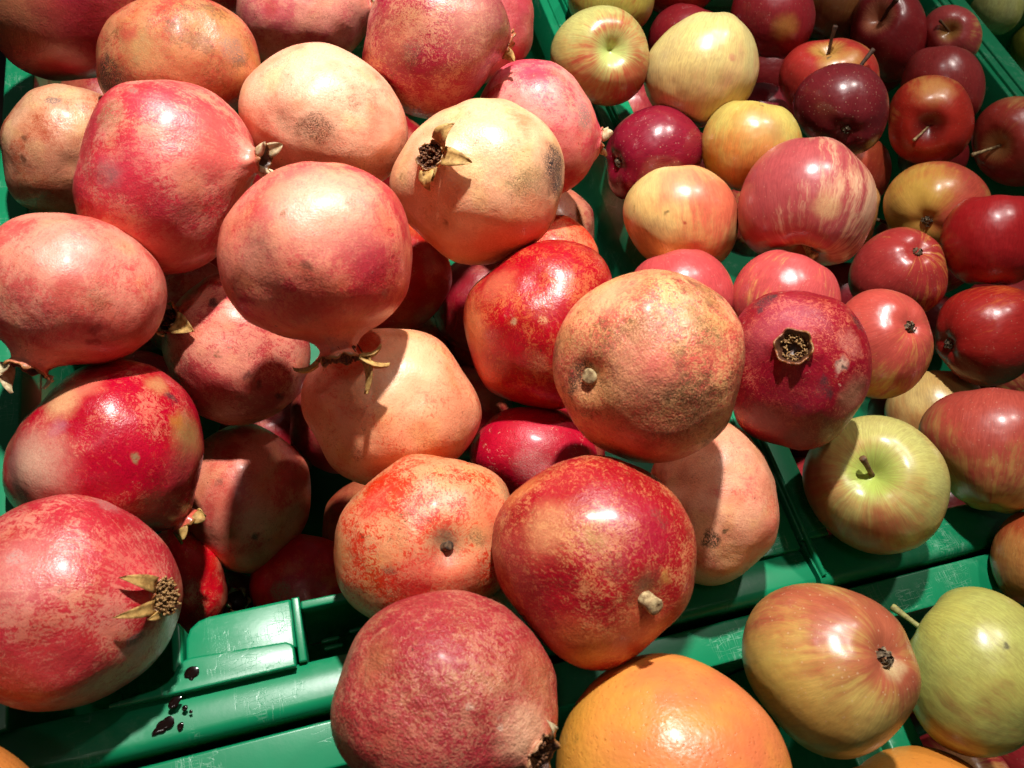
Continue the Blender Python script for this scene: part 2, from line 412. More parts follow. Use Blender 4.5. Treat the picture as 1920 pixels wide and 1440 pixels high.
def sepal(base, tip, out, width, thick, up, curl=.25):
    """a pointed leathery lobe from base to tip, bowed along 'up'"""
    base, tip, up = np.array(base), np.array(tip), unit(up); L = np.linalg.norm(tip - base)
    t = unit(tip - base); side = unit(np.cross(up, t)); nrm = np.cross(t, side); V, Fc = [], []
    n, w = 9, 5
    for layer in (1, -1):
        for k in range(n):
            s = k / (n - 1); wd = width * (1 - s) ** .62 * (1 + .25 * math.sin(s * 3.1)) + width * .03
            c = base + t * L * s + nrm * L * curl * math.sin(s * math.pi) * (.7 + .3 * s)
            for j in range(w):
                x = j / (w - 1) * 2 - 1
                V.append(c + side * wd * x * .5 + nrm * (layer * thick * .5 * (1 - .5 * x * x) * (1 - .6 * s) + width * .22 * x * x * (1 - s * .4)))
    for L_ in (0, 1):
        for k in range(n - 1):
            for j in range(w - 1):
                a = L_ * n * w + k * w + j; q = [a, a + 1, a + w + 1, a + w]
                Fc.append(q if L_ == 0 else q[::-1])
    m = n * w
    for k in range(n - 1):
        Fc.append([k * w, k * w + w, m + k * w + w, m + k * w]); Fc.append([k * w + w - 1, m + k * w + w - 1, m + k * w + 2 * w - 1, k * w + 2 * w - 1])
    for j in range(w - 1):
        Fc.append([j, m + j, m + j + 1, j + 1]); a = (n - 1) * w
        Fc.append([a + j, a + j + 1, m + a + j + 1, m + a + j])
    return V, Fc

def toward_pixel(p, px, py):
    v = ray(px, py); return CAM + v * ((p - CAM) @ v)

def pomegranate(key, outline, depth, cfg, label):
    rnd = random.Random(hash(key) % 9999 if False else sum(ord(c) * (i + 3) for i, c in enumerate(key)))
    seed = rnd.uniform(0, 50)
    fr = Fruit(outline, depth)
    # axis
    if 'crown' in cfg:
        px, py, tz = cfg['crown']; d = fr.hit(px, py); ax = unit(d + fr.ez * tz)
    elif 'stem' in cfg: ax = -fr.hit(*cfg['stem'])
    else: ax = unit(-fr.ez + np.array([rnd.uniform(-.6, .6), rnd.uniform(-.6, .6), rnd.uniform(-.6, .2)]))
    Fm = frame(ax)
    h = cfg.get('neck', .16 if 'crown' in cfg else .03); rn = cfg.get('rn', .17); flare = cfg.get('flare', 1.18)
    rows = [(-1.0 + cfg.get('dimple', .05), 0, 0, 0)]
    dm = cfg.get('dimple', .05)
    phi_f = cfg.get('pf', .62)
    for k in range(1, 57):
        ph = math.pi - (math.pi - phi_f) * (k / 56) ** 1.0
        r = 1 - dm * math.exp(-((math.pi - ph) / .2) ** 2)
        rows.append((r * math.cos(ph), r * math.sin(ph), 0, 0))
    p0 = np.array([math.cos(phi_f), math.sin(phi_f)]); tg = np.array([math.sin(phi_f), -math.cos(phi_f)])
    p1 = p0 + tg * ((p0[1] - rn) / math.cos(phi_f)) * .86
    p2 = np.array([1.0 + h * .55, rn])
    p1[0] = min(p1[0], p2[0] - .03)
    for k in range(1, 13):
        t = k / 12; p = (1 - t) ** 2 * p0 + 2 * t * (1 - t) * p1 + t * t * p2
        rows.append((p[0], p[1], .55 * t ** 2, 0))
    for k in range(1, 5):
        t = k / 4; rows.append((1 + h * (.55 + .45 * t), rn * (1 + (flare - 1) * t ** 1.5), .55 + .45 * t, 0))
    ri = rn * flare * .88
    rows += [(1 + h + .012, (ri + rn * flare) / 2, 1, .1), (1 + h, ri, 1, .6), (1 + h * .6, ri * .86, 1, 1), (1.0, ri * .7, 1, 1), (.95, ri * .3, 1, 1), (.94, 0, 1, 1)]
    def rad(V):
        z = V[:, 2]; rho = np.hypot(V[:, 0], V[:, 1]); th = np.arctan2(V[:, 1], V[:, 0])
        lob = 1 + cfg.get('lobes', .018) * np.cos(6 * th + seed) * np.clip(rho, 0, 1) * (z > -.9)
        rim = np.where((z > .95 + h * .3) & (rho < rn * 1.6), 1 + .045 * np.cos(6 * th + seed) , 1.0)
        V = V.copy(); V[:, 0] *= lob * rim; V[:, 1] *= lob * rim
        top = (z > 1 + h * .9)
        V[top, 2] += .02 * np.cos(6 * th[top] + seed) + .012 * np.cos(11 * th[top])
        return V
    me = lathe(fr, rows, 120, Fm, cfg.get('lump', .025), seed, rad)
    root = thing('pomegranate', label, 'pomegranate', Vector(fr.c), 'pomegranates heaped in the green crate')
    pats = []
    for p in cfg.get('patch', []):
        u = Fm @ fr.hit(p[0], p[1]); pats.append((u, p[2] * depth / FPX / fr.r, p[3], p[4], p[5] if len(p) > 5 else .85))
    vals = dict(Seed=seed, Pale=lin(cfg.get('pale', 'd88870')), Red=lin(cfg.get('red', 'b83040')), Amount=cfg.get('t', .55), Mottle=cfg.get('mot', .45),
                Streak=cfg.get('streak', .3), Russet=cfg.get('russet', .25), Pits=cfg.get('pits', .3), Scratch=cfg.get('scr', .3))
    skin = link('skin', me, root, skin_mat('pomegranate_skin_' + key.lower(), PG, vals, pats, cfg.get('bump', (.38, .0011)), cfg.get('rough', rnd.uniform(0, .12)), cfg.get('coat', rnd.uniform(.05, .22))))
    R = fr.r
    def P(z, rho, th): return (np.array([rho * math.cos(th), rho * math.sin(th), z]) @ Fm) * R * float(fr.girth((np.array([[rho * math.cos(th), rho * math.sin(th), z]]) @ Fm) / math.hypot(z, rho))[0])
    smat = {'d': MAT_SEPAL, 'r': MAT_SEPAL_RED, 'p': MAT_SEPAL_PALE}[cfg.get('smat', 'd')]
    for tp in cfg.get('sepals', []):
        top = P(1 + h, 0, 0); tgt = toward_pixel(fr.c + top, tp[0], tp[1]) - fr.c
        out = tgt - top; out = out - (out @ Fm[2]) * Fm[2]; th = math.atan2(out @ Fm[1], out @ Fm[0])
        b = P(1 + h * .86, rn * flare * .95, th); tip = tgt + Fm[2] * R * tp[2]
        rr = R * 1.10 * float(fr.girth(unit(tip)[None])[0])
        if np.linalg.norm(tip) < rr:                       # keep the tip clear of the body
            v_ = ray(tp[0], tp[1]); cc = fr.c - CAM; bb = v_ @ cc; dd = bb * bb - (cc @ cc - rr * rr)
            tip = (CAM + v_ * (bb - math.sqrt(max(dd, 0)))) - fr.c
        v, f = sepal(b, tip, out, R * rn * tp[3], R * .03, Fm[2], tp[4] if len(tp) > 4 else .15)
        link('sepal', mesh(v, f), root, smat)
    for k in range(cfg.get('auto', 0)):
        th = 2 * math.pi * (k + rnd.uniform(-.2, .2)) / cfg['auto']; L = rnd.uniform(.07, .15); op = rnd.uniform(-.02, .14)
        b = P(1 + h * .86, rn * flare * .95, th); tip = P(1 + h + L, rn * flare + op, th + rnd.uniform(-.2, .2))
        v, f = sepal(b, tip, None, R * rn * 1.15, R * .03, Fm[2], rnd.uniform(.0, .2)); link('sepal', mesh(v, f), root, smat)
    ns = cfg.get('stamens', 0)
    if ns:
        prt = []; hi = cfg.get('sh', 1.0)
        for k in range(ns):
            a = rnd.uniform(0, 2 * math.pi); q = math.sqrt(rnd.random()) * ri * .95; q = max(q, ri * cfg.get('shole', .0))
            b = P(.96 + h * .3, q * .8, a); lean = rnd.uniform(-.5, .6)
            tp_ = P(1 + h * hi * rnd.uniform(.55, 1.3), max(q * (1 + lean * .5), .01), a + rnd.uniform(-.6, .6))
            mid = (b + tp_) / 2 + np.array([rnd.uniform(-1, 1) for _ in range(3)]) * R * .03
            w = R * .009
            prt.append(tube([b, mid, tp_], [w, w, w * .9], 4))
            an = unit(tp_ - mid + np.array([rnd.uniform(-1, 1) for _ in range(3)]) * R * .03); prt.append(tube([tp_ - an * w * 1.2, tp_, tp_ + an * w * 1.8], [w * 1.0, w * 1.6, w * .7], 5))
        v, f = join(prt); st = link('stamens', mesh(v, f), root, MAT_STAMEN_PALE if cfg.get('spale') else MAT_STAMEN); st['kind'] = 'stuff'
    if 'stub' in cfg:
        L, wd = cfg['stub']; mat = MAT_STUB_DARK if cfg.get('stubdark') else MAT_STUB
        b = P(-1 + dm + .05, 0.0, 0)
        side = Fm[0] * rnd.uniform(-.3, .3) + Fm[1] * rnd.uniform(-.3, .3)
        if 'stubto' in cfg:
            tgt = toward_pixel(fr.c + P(-1 + dm - L, 0, 0), *cfg['stubto']) - fr.c; tip = tgt
        else: tip = P(-1 + dm - L, 0, 0) + side * R * .1
        ts = [0, .15, .35, .55, .75, .9, .97, 1.0]; ws = [1.25, 1.05, .95, .85, .9, 1.0, .92, .6]
        v, f = tube([b + (tip - b) * t for t in ts], [R * wd * w for w in ws], 12)
        v = [p + np.array([mnoise.noise(Vector(p) * 260 + Vector((k, 0, 0))) for k in (0, 9, 18)]) * R * wd * .22 for p in v]
        link('stem', mesh(v, f), root, mat)
    return fr

def apple(key, outline, depth, cfg, label, group, name='apple', cat='apple'):
    rnd = random.Random(sum(ord(c) * (i + 3) for i, c in enumerate(key)) + 77); seed = rnd.uniform(0, 50)
    fr = Fruit(outline, depth, 5)
    if 'stem' in cfg: ax = unit(fr.hit(cfg['stem'][0], cfg['stem'][1]) + fr.ez * (cfg['stem'][2] if len(cfg['stem']) > 2 else 0))
    elif 'calyx' in cfg: ax = -unit(fr.hit(cfg['calyx'][0], cfg['calyx'][1]) + fr.ez * (cfg['calyx'][2] if len(cfg['calyx']) > 2 else 0))
    else: ax = unit(fr.ey * 1.0 + fr.ex * rnd.uniform(-.45, .45) - fr.ez * rnd.uniform(.05, .3))
    Fm = frame(ax); a, w = cfg.get('cav', .34), cfg.get('cavw', .33); cb, cw = cfg.get('bas', .17), .26
    rows, n = [], 52
    prof = lambda ph: (1 - a * math.exp(-(ph / w) ** 2)) * (1 - cb * math.exp(-((math.pi - ph) / cw) ** 2)) * (1 + .035 * math.cos(ph))
    for k in range(n + 1):
        ph = math.pi * (1 - k / n); r = prof(ph); rows.append((r * math.cos(ph), r * math.sin(ph) if 0 < k < n else 0, 0, 0))
    def rad(V):
        z = V[:, 2]; th = np.arctan2(V[:, 1], V[:, 0]); V = V.copy()
        rr_ = np.clip(np.hypot(V[:, 0], V[:, 1]) / .5, 0, 1)
        lob = 1 + rr_ * (.022 * np.cos(5 * th + seed) * np.clip(-z, 0, 1) + .012 * np.cos(5 * th + seed) * np.clip(z, 0, 1))
        V *= lob[:, None]; return V
    me = lathe(fr, rows, 84, Fm, cfg.get('lump', .008), seed, rad)
    U = me.attributes['unit_pos']    # colour space: plain sphere directions, poles at z = +-1
    buf = np.zeros(len(me.vertices) * 3); U.data.foreach_get('vector', buf); b3 = buf.reshape(-1, 3); b3 /= np.linalg.norm(b3, axis=1, keepdims=True)
    U.data.foreach_set('vector', b3.ravel())
    root = thing(name, label, cat, Vector(fr.c), group)
    side = Fm @ (fr.hit(*cfg['side']) if 'side' in cfg else unit(np.array([rnd.uniform(-1, 1), rnd.uniform(-1, 1), rnd.uniform(-1, 1)])))
    pats = [(Fm @ fr.hit(p[0], p[1]), p[2] * depth / FPX / fr.r, p[3], p[4], p[5] if len(p) > 5 else .85) for p in cfg.get('patch', [])]
    vals = dict(Seed=seed, Ground=lin(cfg.get('g', 'c8a050')), Red=lin(cfg.get('r', '8a1c28')), Amount=cfg.get('t', .6), Stripe=cfg.get('stripe', .45),
                Side=tuple(side), Dots=cfg.get('dots', .4), Cavity=lin(cfg.get('cc', cfg.get('g', 'a8a050'))))
    link('skin', me, root, skin_mat('apple_skin_' + key.lower(), AG, vals, pats, (.35, .0012), cfg.get('rough', 0.0), cfg.get('coat', .2)))
    R = fr.r
    if 'tip' in cfg:
        b = Fm[2] * prof(0) * R * .93
        tip = toward_pixel(fr.c + Fm[2] * R * cfg.get('tl', 1.05), *cfg['tip']) - fr.c
        mid = (b + tip) / 2 + Fm[2] * R * .06
        rw = R * cfg.get('tw', .045)
        pth = [b, b * .7 + mid * .3, mid, mid * .5 + tip * .5, tip * .9 + mid * .1, tip]
        v, f = tube(pth, [rw * 1.1, rw * .85, rw * .85, rw, rw * 1.25, rw * 1.1], 10)
        link('stem', mesh(v, f), root, {'d': MAT_ASTEM_DARK, 'g': MAT_ASTEM_GREEN, 'n': MAT_ASTEM, 'p': MAT_STUB}[cfg.get('tm', 'n')])
    if 'calyx' in cfg:
        base = -Fm[2] * prof(math.pi) * R; prt = []
        for k in range(10):
            th = 2 * math.pi * k / 5 + rnd.uniform(-.3, .3); rr = R * (.10 if k < 5 else .055)
            o = Fm[0] * math.cos(th) + Fm[1] * math.sin(th)
            b = base + o * rr * .9 + Fm[2] * R * .01
            tp_ = base + o * rr * rnd.uniform(-.1, .7) - Fm[2] * R * rnd.uniform(.07, .13)
            prt.append(sepal(b, tp_, None, R * .09, R * .012, -Fm[2], .25))
        v, f = join(prt); link('calyx', mesh(v, f), root, MAT_CALYX)
    return fr

def citrus(key, outline, depth, cfg, label, name, group=None):
    rnd = random.Random(sum(map(ord, key))); seed = rnd.uniform(0, 50)
    fr = Fruit(outline, depth, 4); Fm = frame(unit(np.array([.3, .8, -.5])))
    rows, n = [], 80
    for k in range(n + 1):
        ph = math.pi * (1 - k / n); r = 1 - .05 * math.exp(-((math.pi - ph) / .15) ** 2) - .04 * math.exp(-(ph / .2) ** 2)
        rows.append((r * math.cos(ph), r * math.sin(ph) if 0 < k < n else 0, 0, 0))
    me = lathe(fr, rows, 140, Fm, .006, seed)
    root = thing(name, label, name, Vector(fr.c), group)
    pats = [(Fm @ fr.hit(p[0], p[1]), p[2] * depth / FPX / fr.r, p[3], p[4], p[5] if len(p) > 5 else .85) for p in cfg.get('patch', [])]
    vals = dict(Seed=seed, Ground=lin(cfg['g']), Red=lin(cfg['r']), Amount=cfg['t'], Side=tuple(Fm @ fr.hit(*cfg['side'])))
    link('peel', me, root, skin_mat(name + '_peel_' + key.lower(), CG, vals, pats, (.38, .0010), .08, .18))
    v, f = tube([Fm[2] * fr.r * .95, Fm[2] * fr.r * .985], [fr.r * .06, fr.r * .05], 12)
    link('stem_button', mesh(v, f), root, MAT_ASTEM_GREEN)
    return fr

# ------------------------------------------------------------------ fruits: kind, distance, outline
FRUITS = {
'P1': ('P', 0.6037, [(297,-15),(275,68),(214,130),(130,152),(47,130),(-15,68),(-37,-15),(-15,-98),(46,-160),(130,-182),(214,-160),(275,-99)]),
'P2': ('P', 0.5467, [(178,120),(188,65),(225,20),(280,-8),(345,-12),(410,8),(460,50),(490,115),(480,165),(445,205),(380,230),(300,225),(230,205),(188,170)]),
'P3': ('P', 0.6645, [(440,15),(455,-30),(510,-80),(570,-90),(640,-70),(685,-20),(692,25),(680,75),(640,110),(570,125),(500,120),(460,80)]),
'P4': ('P', 0.5425, [(679,110),(688,50),(710,-10),(770,-50),(830,-60),(890,-45),(940,0),(957,40),(945,85),(915,140),(880,185),(835,218),(785,218),(735,190),(695,150)]),
'P4b': ('P', 0.6209, [(1002,45),(987,101),(946,142),(890,157),(834,142),(793,101),(778,45),(793,-11),(834,-52),(890,-67),(946,-52),(987,-11)]),
'P5': ('P', 0.4864, [(270,146),(335,150),(400,178),(445,212),(470,255),(482,300),(470,350),(445,410),(420,470),(370,510),(310,517),(250,505),(190,470),(155,430),(142,365),(148,295),(168,230),(205,170)]),
'P6': ('P', 0.5147, [(447,200),(460,155),(500,110),(560,87),(625,86),(680,112),(722,155),(755,205),(768,240),(755,290),(720,340),(650,370),(570,360),(500,310),(458,245)]),
'P8': ('P', 0.3937, [(600,303),(540,312),(490,335),(440,385),(415,440),(410,490),(422,545),(450,590),(500,620),(560,638),(640,638),(700,615),(740,585),(765,530),(775,470),(765,410),(735,355),(690,322),(650,308)]),
'P9': ('P', 0.4746, [(733,345),(745,290),(790,240),(830,205),(890,188),(950,187),(1000,210),(1040,255),(1057,310),(1055,360),(1040,410),(1010,450),(960,485),(900,495),(850,490),(800,460),(770,420),(740,390)]),
'P10': ('P', 0.5740, [(990,111),(1040,120),(1080,150),(1106,195),(1122,245),(1116,295),(1090,340),(1050,365),(990,370),(930,340),(895,280),(892,220),(905,170),(940,128)]),
'P11': ('P', 0.5756, [(75,163),(130,160),(190,175),(225,230),(230,290),(210,350),(160,395),(105,402),(55,395),(22,360),(5,320),(0,270),(12,225),(35,190)]),
'P12': ('P', 0.4524, [(90,400),(150,402),(205,420),(262,458),(302,505),(315,560),(298,620),(255,662),(200,678),(140,682),(80,675),(25,655),(-15,615),(-38,555),(-38,490),(-10,435),(40,405)]),
'P13': ('P', 0.5179, [(430,510),(500,540),(560,600),(582,660),(570,720),(530,770),(480,792),(430,795),(380,780),(340,740),(315,690),(303,645),(325,580),(370,530)]),
'P14': ('P', 0.4453, [(567,735),(580,690),(620,645),(680,622),(740,613),(800,625),(850,665),(885,725),(900,785),(888,830),(840,870),(760,905),(680,910),(625,878),(590,825),(572,780)]),
'P15': ('P', 0.4606, [(868,595),(873,560),(905,522),(960,478),(1020,452),(1070,450),(1115,472),(1148,525),(1155,600),(1140,690),(1100,750),(1040,765),(970,757),(915,728),(885,670)]),
'P16': ('P', 0.3973, [(620,1030),(632,990),(668,930),(710,885),(765,858),(835,856),(900,873),(945,905),(958,940),(965,1010),(950,1080),(900,1140),(800,1180),(720,1175),(660,1130),(628,1080)]),
'P17': ('P', 0.3713, [(1038,660),(1045,620),(1075,580),(1110,550),(1150,520),(1200,503),(1250,507),(1310,530),(1360,560),(1390,600),(1397,650),(1390,710),(1385,750),(1370,790),(1330,830),(1270,860),(1210,872),(1150,855),(1100,815),(1060,770),(1042,710)]),
'P18': ('P', 0.4574, [(1385,590),(1420,560),(1480,545),(1540,550),(1590,580),(1622,625),(1634,670),(1622,735),(1600,785),(1555,825),(1500,843),(1440,832),(1390,800),(1368,740),(1366,660)]),
'P19': ('P', 0.4680, [(880,860),(895,810),(930,778),(980,762),(1040,770),(1090,800),(1120,860),(1110,920),(1060,960),(1000,960),(950,930),(905,895)]),
'P20': ('P', 0.4541, [(1380,795),(1425,845),(1452,905),(1462,960),(1452,1010),(1415,1060),(1360,1092),(1310,1098),(1260,1070),(1220,1010),(1215,930),(1240,850),(1300,800),(1345,788)]),
'P21': ('P', 0.3628, [(1100,857),(1160,862),(1220,885),(1260,925),(1290,970),(1305,1020),(1309,1060),(1300,1110),(1270,1160),(1220,1205),(1160,1240),(1120,1258),(1080,1255),(1040,1230),(1010,1185),(960,1130),(930,1080),(922,1030),(930,980),(955,935),(1000,890),(1045,865)]),
'P22': ('P', 0.3471, [(830,1108),(880,1112),(940,1135),(985,1170),(1020,1220),(1045,1280),(1048,1320),(1040,1370),(1020,1420),(980,1470),(910,1510),(830,1525),(740,1505),(670,1460),(630,1400),(622,1340),(635,1270),(660,1210),(700,1160),(760,1120)]),
'P23': ('P', 0.4657, [(205,675),(262,683),(315,708),(355,750),(380,800),(384,850),(368,900),(335,950),(285,990),(200,1005),(110,995),(40,965),(12,920),(4,870),(25,820),(65,768),(110,720),(155,687)]),
'P24': ('P', 0.4192, [(150,927),(200,935),(255,970),(300,1010),(330,1060),(341,1110),(335,1160),(310,1210),(280,1250),(220,1290),(150,1325),(80,1337),(20,1325),(-60,1270),(-100,1190),(-105,1100),(-70,1030),(0,975),(60,940),(110,927)]),
'P25': ('P', 0.5557, [(460,795),(515,812),(558,848),(582,905),(575,970),(540,1030),(485,1067),(430,1070),(385,1040),(350,990),(335,930),(345,870),(385,820)]),
'P26': ('P', 0.5486, [(325,990),(375,1005),(410,1045),(423,1095),(418,1145),(385,1190),(330,1200),(280,1170),(260,1110),(270,1040),(295,1005)]),
'P27': ('P', 0.5591, [(676,1105),(662,1157),(624,1195),(572,1209),(520,1195),(482,1157),(468,1105),(482,1053),(520,1015),(572,1001),(624,1015),(662,1053)]),
'P28': ('P', 0.5936, [(797,990),(784,1038),(748,1074),(700,1087),(652,1074),(616,1038),(603,990),(616,942),(652,906),(700,893),(748,906),(784,942)]),
'P29': ('P', 0.5955, [(738,790),(725,839),(689,875),(640,888),(591,875),(555,839),(542,790),(555,741),(591,705),(640,692),(689,705),(725,741)]),
'P30': ('P', 0.5680, [(845,515),(831,568),(792,608),(738,622),(684,608),(645,568),(631,515),(645,462),(684,422),(738,408),(792,422),(831,461)]),
'P31': ('P', 0.6257, [(1000,570),(987,618),(952,652),(905,665),(858,652),(823,618),(810,570),(823,522),(858,488),(905,475),(952,488),(987,522)]),
'P32': ('P', 0.5901, [(1123,490),(1111,534),(1079,566),(1035,578),(991,566),(959,534),(947,490),(959,446),(991,414),(1035,402),(1079,414),(1111,446)]),
'P33': ('P', 0.6587, [(1117,435),(1105,481),(1071,515),(1025,527),(979,515),(945,481),(933,435),(945,389),(979,355),(1025,343),(1071,355),(1105,389)]),
'P34': ('P', 0.6452, [(442,575),(430,621),(396,655),(350,667),(304,655),(270,621),(258,575),(270,529),(304,495),(350,483),(396,495),(430,529)]),
'P36': ('P', 0.7377, [(525,-75),(510,-20),(470,20),(415,35),(360,20),(320,-20),(305,-75),(320,-130),(360,-170),(415,-185),(470,-170),(510,-130)]),
'P37': ('P', 0.5964, [(522,1165),(510,1211),(476,1245),(430,1257),(384,1245),(350,1211),(338,1165),(350,1119),(384,1085),(430,1073),(476,1085),(510,1119)]),
'A1': ('A', 0.6376, [(1030,100),(1045,60),(1080,25),(1120,12),(1165,18),(1200,50),(1215,95),(1212,140),(1190,180),(1150,198),(1100,190),(1055,160),(1035,130)]),
'A2': ('A', 0.7586, [(1227,-5),(1216,36),(1186,66),(1145,77),(1104,66),(1074,36),(1063,-5),(1074,-46),(1104,-76),(1145,-87),(1186,-76),(1216,-46)]),
'A3': ('A', 0.6490, [(1208,140),(1220,90),(1260,50),(1310,20),(1345,14),(1390,32),(1415,70),(1423,110),(1415,160),(1395,195),(1350,230),(1310,250),(1270,235),(1230,205),(1212,175)]),
'A4': ('A', 0.7864, [(1366,82),(1356,120),(1328,148),(1290,158),(1252,148),(1224,120),(1214,82),(1224,44),(1252,16),(1290,6),(1328,16),(1356,44)]),
'A5': ('A', 0.7860, [(1529,32),(1518,75),(1490,106),(1450,118),(1410,106),(1382,75),(1371,32),(1382,-11),(1410,-42),(1450,-54),(1490,-42),(1518,-11)]),
'A5b': ('A', 0.8246, [(1350,-45),(1339,-5),(1310,24),(1270,35),(1230,24),(1201,-5),(1190,-45),(1201,-85),(1230,-114),(1270,-125),(1310,-114),(1339,-85)]),
'A6': ('A', 0.9651, [(1642,5),(1631,45),(1602,74),(1562,85),(1522,74),(1493,45),(1482,5),(1493,-35),(1522,-64),(1562,-75),(1602,-64),(1631,-35)]),
'A7': ('A', 0.9339, [(1737,62),(1728,109),(1702,143),(1667,156),(1632,143),(1606,109),(1597,62),(1606,15),(1632,-19),(1667,-32),(1702,-19),(1728,15)]),
'A8': ('A', 0.7570, [(1480,100),(1530,80),(1580,75),(1625,90),(1648,130),(1642,180),(1610,220),(1550,232),(1490,212),(1466,180),(1462,140)]),
'A9': ('A', 0.6928, [(1590,120),(1630,130),(1658,160),(1667,200),(1655,250),(1625,285),(1590,294),(1540,275),(1500,240),(1487,205),(1500,160),(1540,130)]),
'A10': ('A', 0.9473, [(1841,68),(1833,97),(1812,118),(1783,126),(1754,118),(1733,97),(1725,68),(1733,39),(1754,18),(1783,10),(1812,18),(1833,39)]),
'A11': ('A', 0.8603, [(1847,165),(1836,206),(1808,237),(1768,248),(1728,237),(1700,206),(1689,165),(1700,124),(1728,93),(1768,82),(1808,93),(1836,123)]),
'A12': ('A', 0.7958, [(1668,220),(1675,180),(1710,150),(1750,141),(1790,150),(1815,180),(1826,220),(1820,260),(1790,295),(1745,308),(1700,300),(1672,270)]),
'A13': ('A', 0.8466, [(1992,265),(1981,307),(1950,338),(1908,349),(1866,338),(1835,307),(1824,265),(1835,223),(1866,192),(1908,181),(1950,192),(1981,223)]),
'A14': ('A', 0.6213, [(1132,300),(1140,260),(1170,222),(1210,203),(1255,202),(1290,220),(1312,255),(1318,290),(1300,325),(1260,350),(1220,375),(1190,385),(1150,365),(1135,330)]),
'A15': ('A', 0.6191, [(1506,277),(1493,323),(1458,357),(1410,369),(1362,357),(1327,323),(1314,277),(1327,231),(1362,197),(1410,185),(1458,197),(1493,231)]),
'A16': ('A', 0.5652, [(1520,252),(1570,262),(1610,290),(1640,340),(1643,390),(1625,440),(1590,480),(1550,503),(1500,490),(1440,480),(1400,455),(1384,400),(1390,350),(1420,300),(1465,265)]),
'A17': ('A', 0.5717, [(1280,310),(1325,320),(1365,350),(1385,395),(1383,440),(1365,485),(1340,500),(1300,510),(1240,500),(1195,470),(1172,420),(1168,395),(1180,360),(1210,330),(1245,313)]),
'A18': ('A', 0.8231, [(1670,318),(1660,357),(1631,386),(1592,396),(1553,386),(1524,357),(1514,318),(1524,279),(1553,250),(1592,240),(1631,250),(1660,279)]),
'A18b': ('A', 0.7646, [(1652,395),(1642,434),(1614,462),(1575,472),(1536,462),(1508,434),(1498,395),(1508,356),(1536,328),(1575,318),(1614,328),(1642,356)]),
'A19': ('A', 0.7447, [(1860,387),(1846,428),(1808,459),(1757,470),(1706,459),(1668,428),(1654,387),(1668,346),(1706,315),(1757,304),(1808,315),(1846,345)]),
'A20': ('A', 0.6951, [(1763,460),(1770,420),(1800,385),(1850,362),(1900,362),(1935,380),(1955,440),(1945,500),(1900,535),(1850,542),(1795,525),(1770,490)]),
'A21': ('A', 0.6763, [(1592,530),(1600,490),(1630,450),(1675,428),(1720,428),(1755,450),(1775,490),(1780,520),(1765,560),(1735,587),(1690,590),(1630,580),(1598,555)]),
'A22': ('A', 0.5314, [(1380,562),(1366,610),(1328,646),(1277,659),(1226,646),(1188,610),(1174,562),(1188,514),(1226,478),(1277,465),(1328,478),(1366,514)]),
'A23': ('A', 0.5349, [(1576,570),(1562,620),(1524,657),(1472,670),(1420,657),(1382,620),(1368,570),(1382,520),(1420,483),(1472,470),(1524,483),(1562,520)]),
'A24': ('A', 0.5405, [(1751,643),(1738,695),(1703,733),(1655,747),(1607,733),(1572,695),(1559,643),(1572,591),(1607,553),(1655,539),(1703,553),(1738,591)]),
'A25': ('A', 0.6753, [(1752,640),(1755,595),(1780,560),(1830,540),(1890,540),(1935,560),(1950,620),(1935,680),(1890,715),(1845,725),(1790,700),(1760,675)]),
'A26': ('A', 0.7025, [(1855,778),(1842,820),(1806,851),(1757,862),(1708,851),(1672,820),(1659,778),(1672,736),(1708,705),(1757,694),(1806,705),(1842,736)]),
'A27': ('A', 0.5756, [(1720,800),(1745,768),(1795,738),(1860,728),(1930,738),(1980,780),(1990,850),(1970,920),(1920,960),(1870,971),(1820,955),(1775,915),(1740,860)]),
'A28': ('A', 0.5072, [(1505,890),(1515,850),(1550,810),(1600,785),(1650,780),(1710,800),(1755,840),(1778,880),(1780,930),(1765,980),(1740,1015),(1690,1035),(1640,1040),(1580,1015),(1535,970),(1512,930)]),
'A30': ('A', 0.5797, [(2053,1050),(2040,1099),(2004,1135),(1955,1148),(1906,1135),(1870,1099),(1857,1050),(1870,1001),(1906,965),(1955,952),(2004,965),(2040,1001)]),
'A31': ('A', 0.4306, [(1540,1094),(1600,1105),(1660,1140),(1705,1190),(1725,1240),(1728,1290),(1710,1340),(1675,1385),(1620,1415),(1560,1420),(1500,1395),(1460,1350),(1420,1300),(1398,1250),(1395,1210),(1410,1150),(1450,1110),(1495,1095)]),
'A32': ('A', 0.5084, [(1700,1200),(1735,1145),(1785,1110),(1840,1106),(1900,1130),(1960,1180),(1985,1260),(1965,1350),(1920,1405),(1860,1425),(1795,1415),(1735,1370),(1705,1300),(1695,1245)]),
'A33': ('A', 0.8068, [(1248,215),(1239,249),(1214,274),(1180,283),(1146,274),(1121,249),(1112,215),(1121,181),(1146,156),(1180,147),(1214,156),(1239,181)]),
'A34': ('A', 0.8211, [(1495,225),(1486,260),(1460,286),(1425,295),(1390,286),(1364,260),(1355,225),(1364,190),(1390,164),(1425,155),(1460,164),(1486,190)]),
'A35': ('A', 0.8076, [(1645,560),(1636,595),(1610,621),(1575,630),(1540,621),(1514,595),(1505,560),(1514,525),(1540,499),(1575,490),(1610,499),(1636,525)]),
'C1': ('C', 0.3714, [(1043,1420),(1062,1350),(1110,1280),(1170,1238),(1235,1224),(1305,1238),(1370,1275),(1430,1330),(1475,1400),(1490,1470),(1450,1580),(1370,1650),(1270,1680),(1160,1650),(1080,1570),(1045,1490)]),
'C2': ('C', 0.5144, [(1897,1585),(1872,1678),(1804,1745),(1712,1770),(1620,1745),(1552,1678),(1527,1585),(1552,1492),(1620,1425),(1712,1400),(1804,1425),(1872,1492)]),
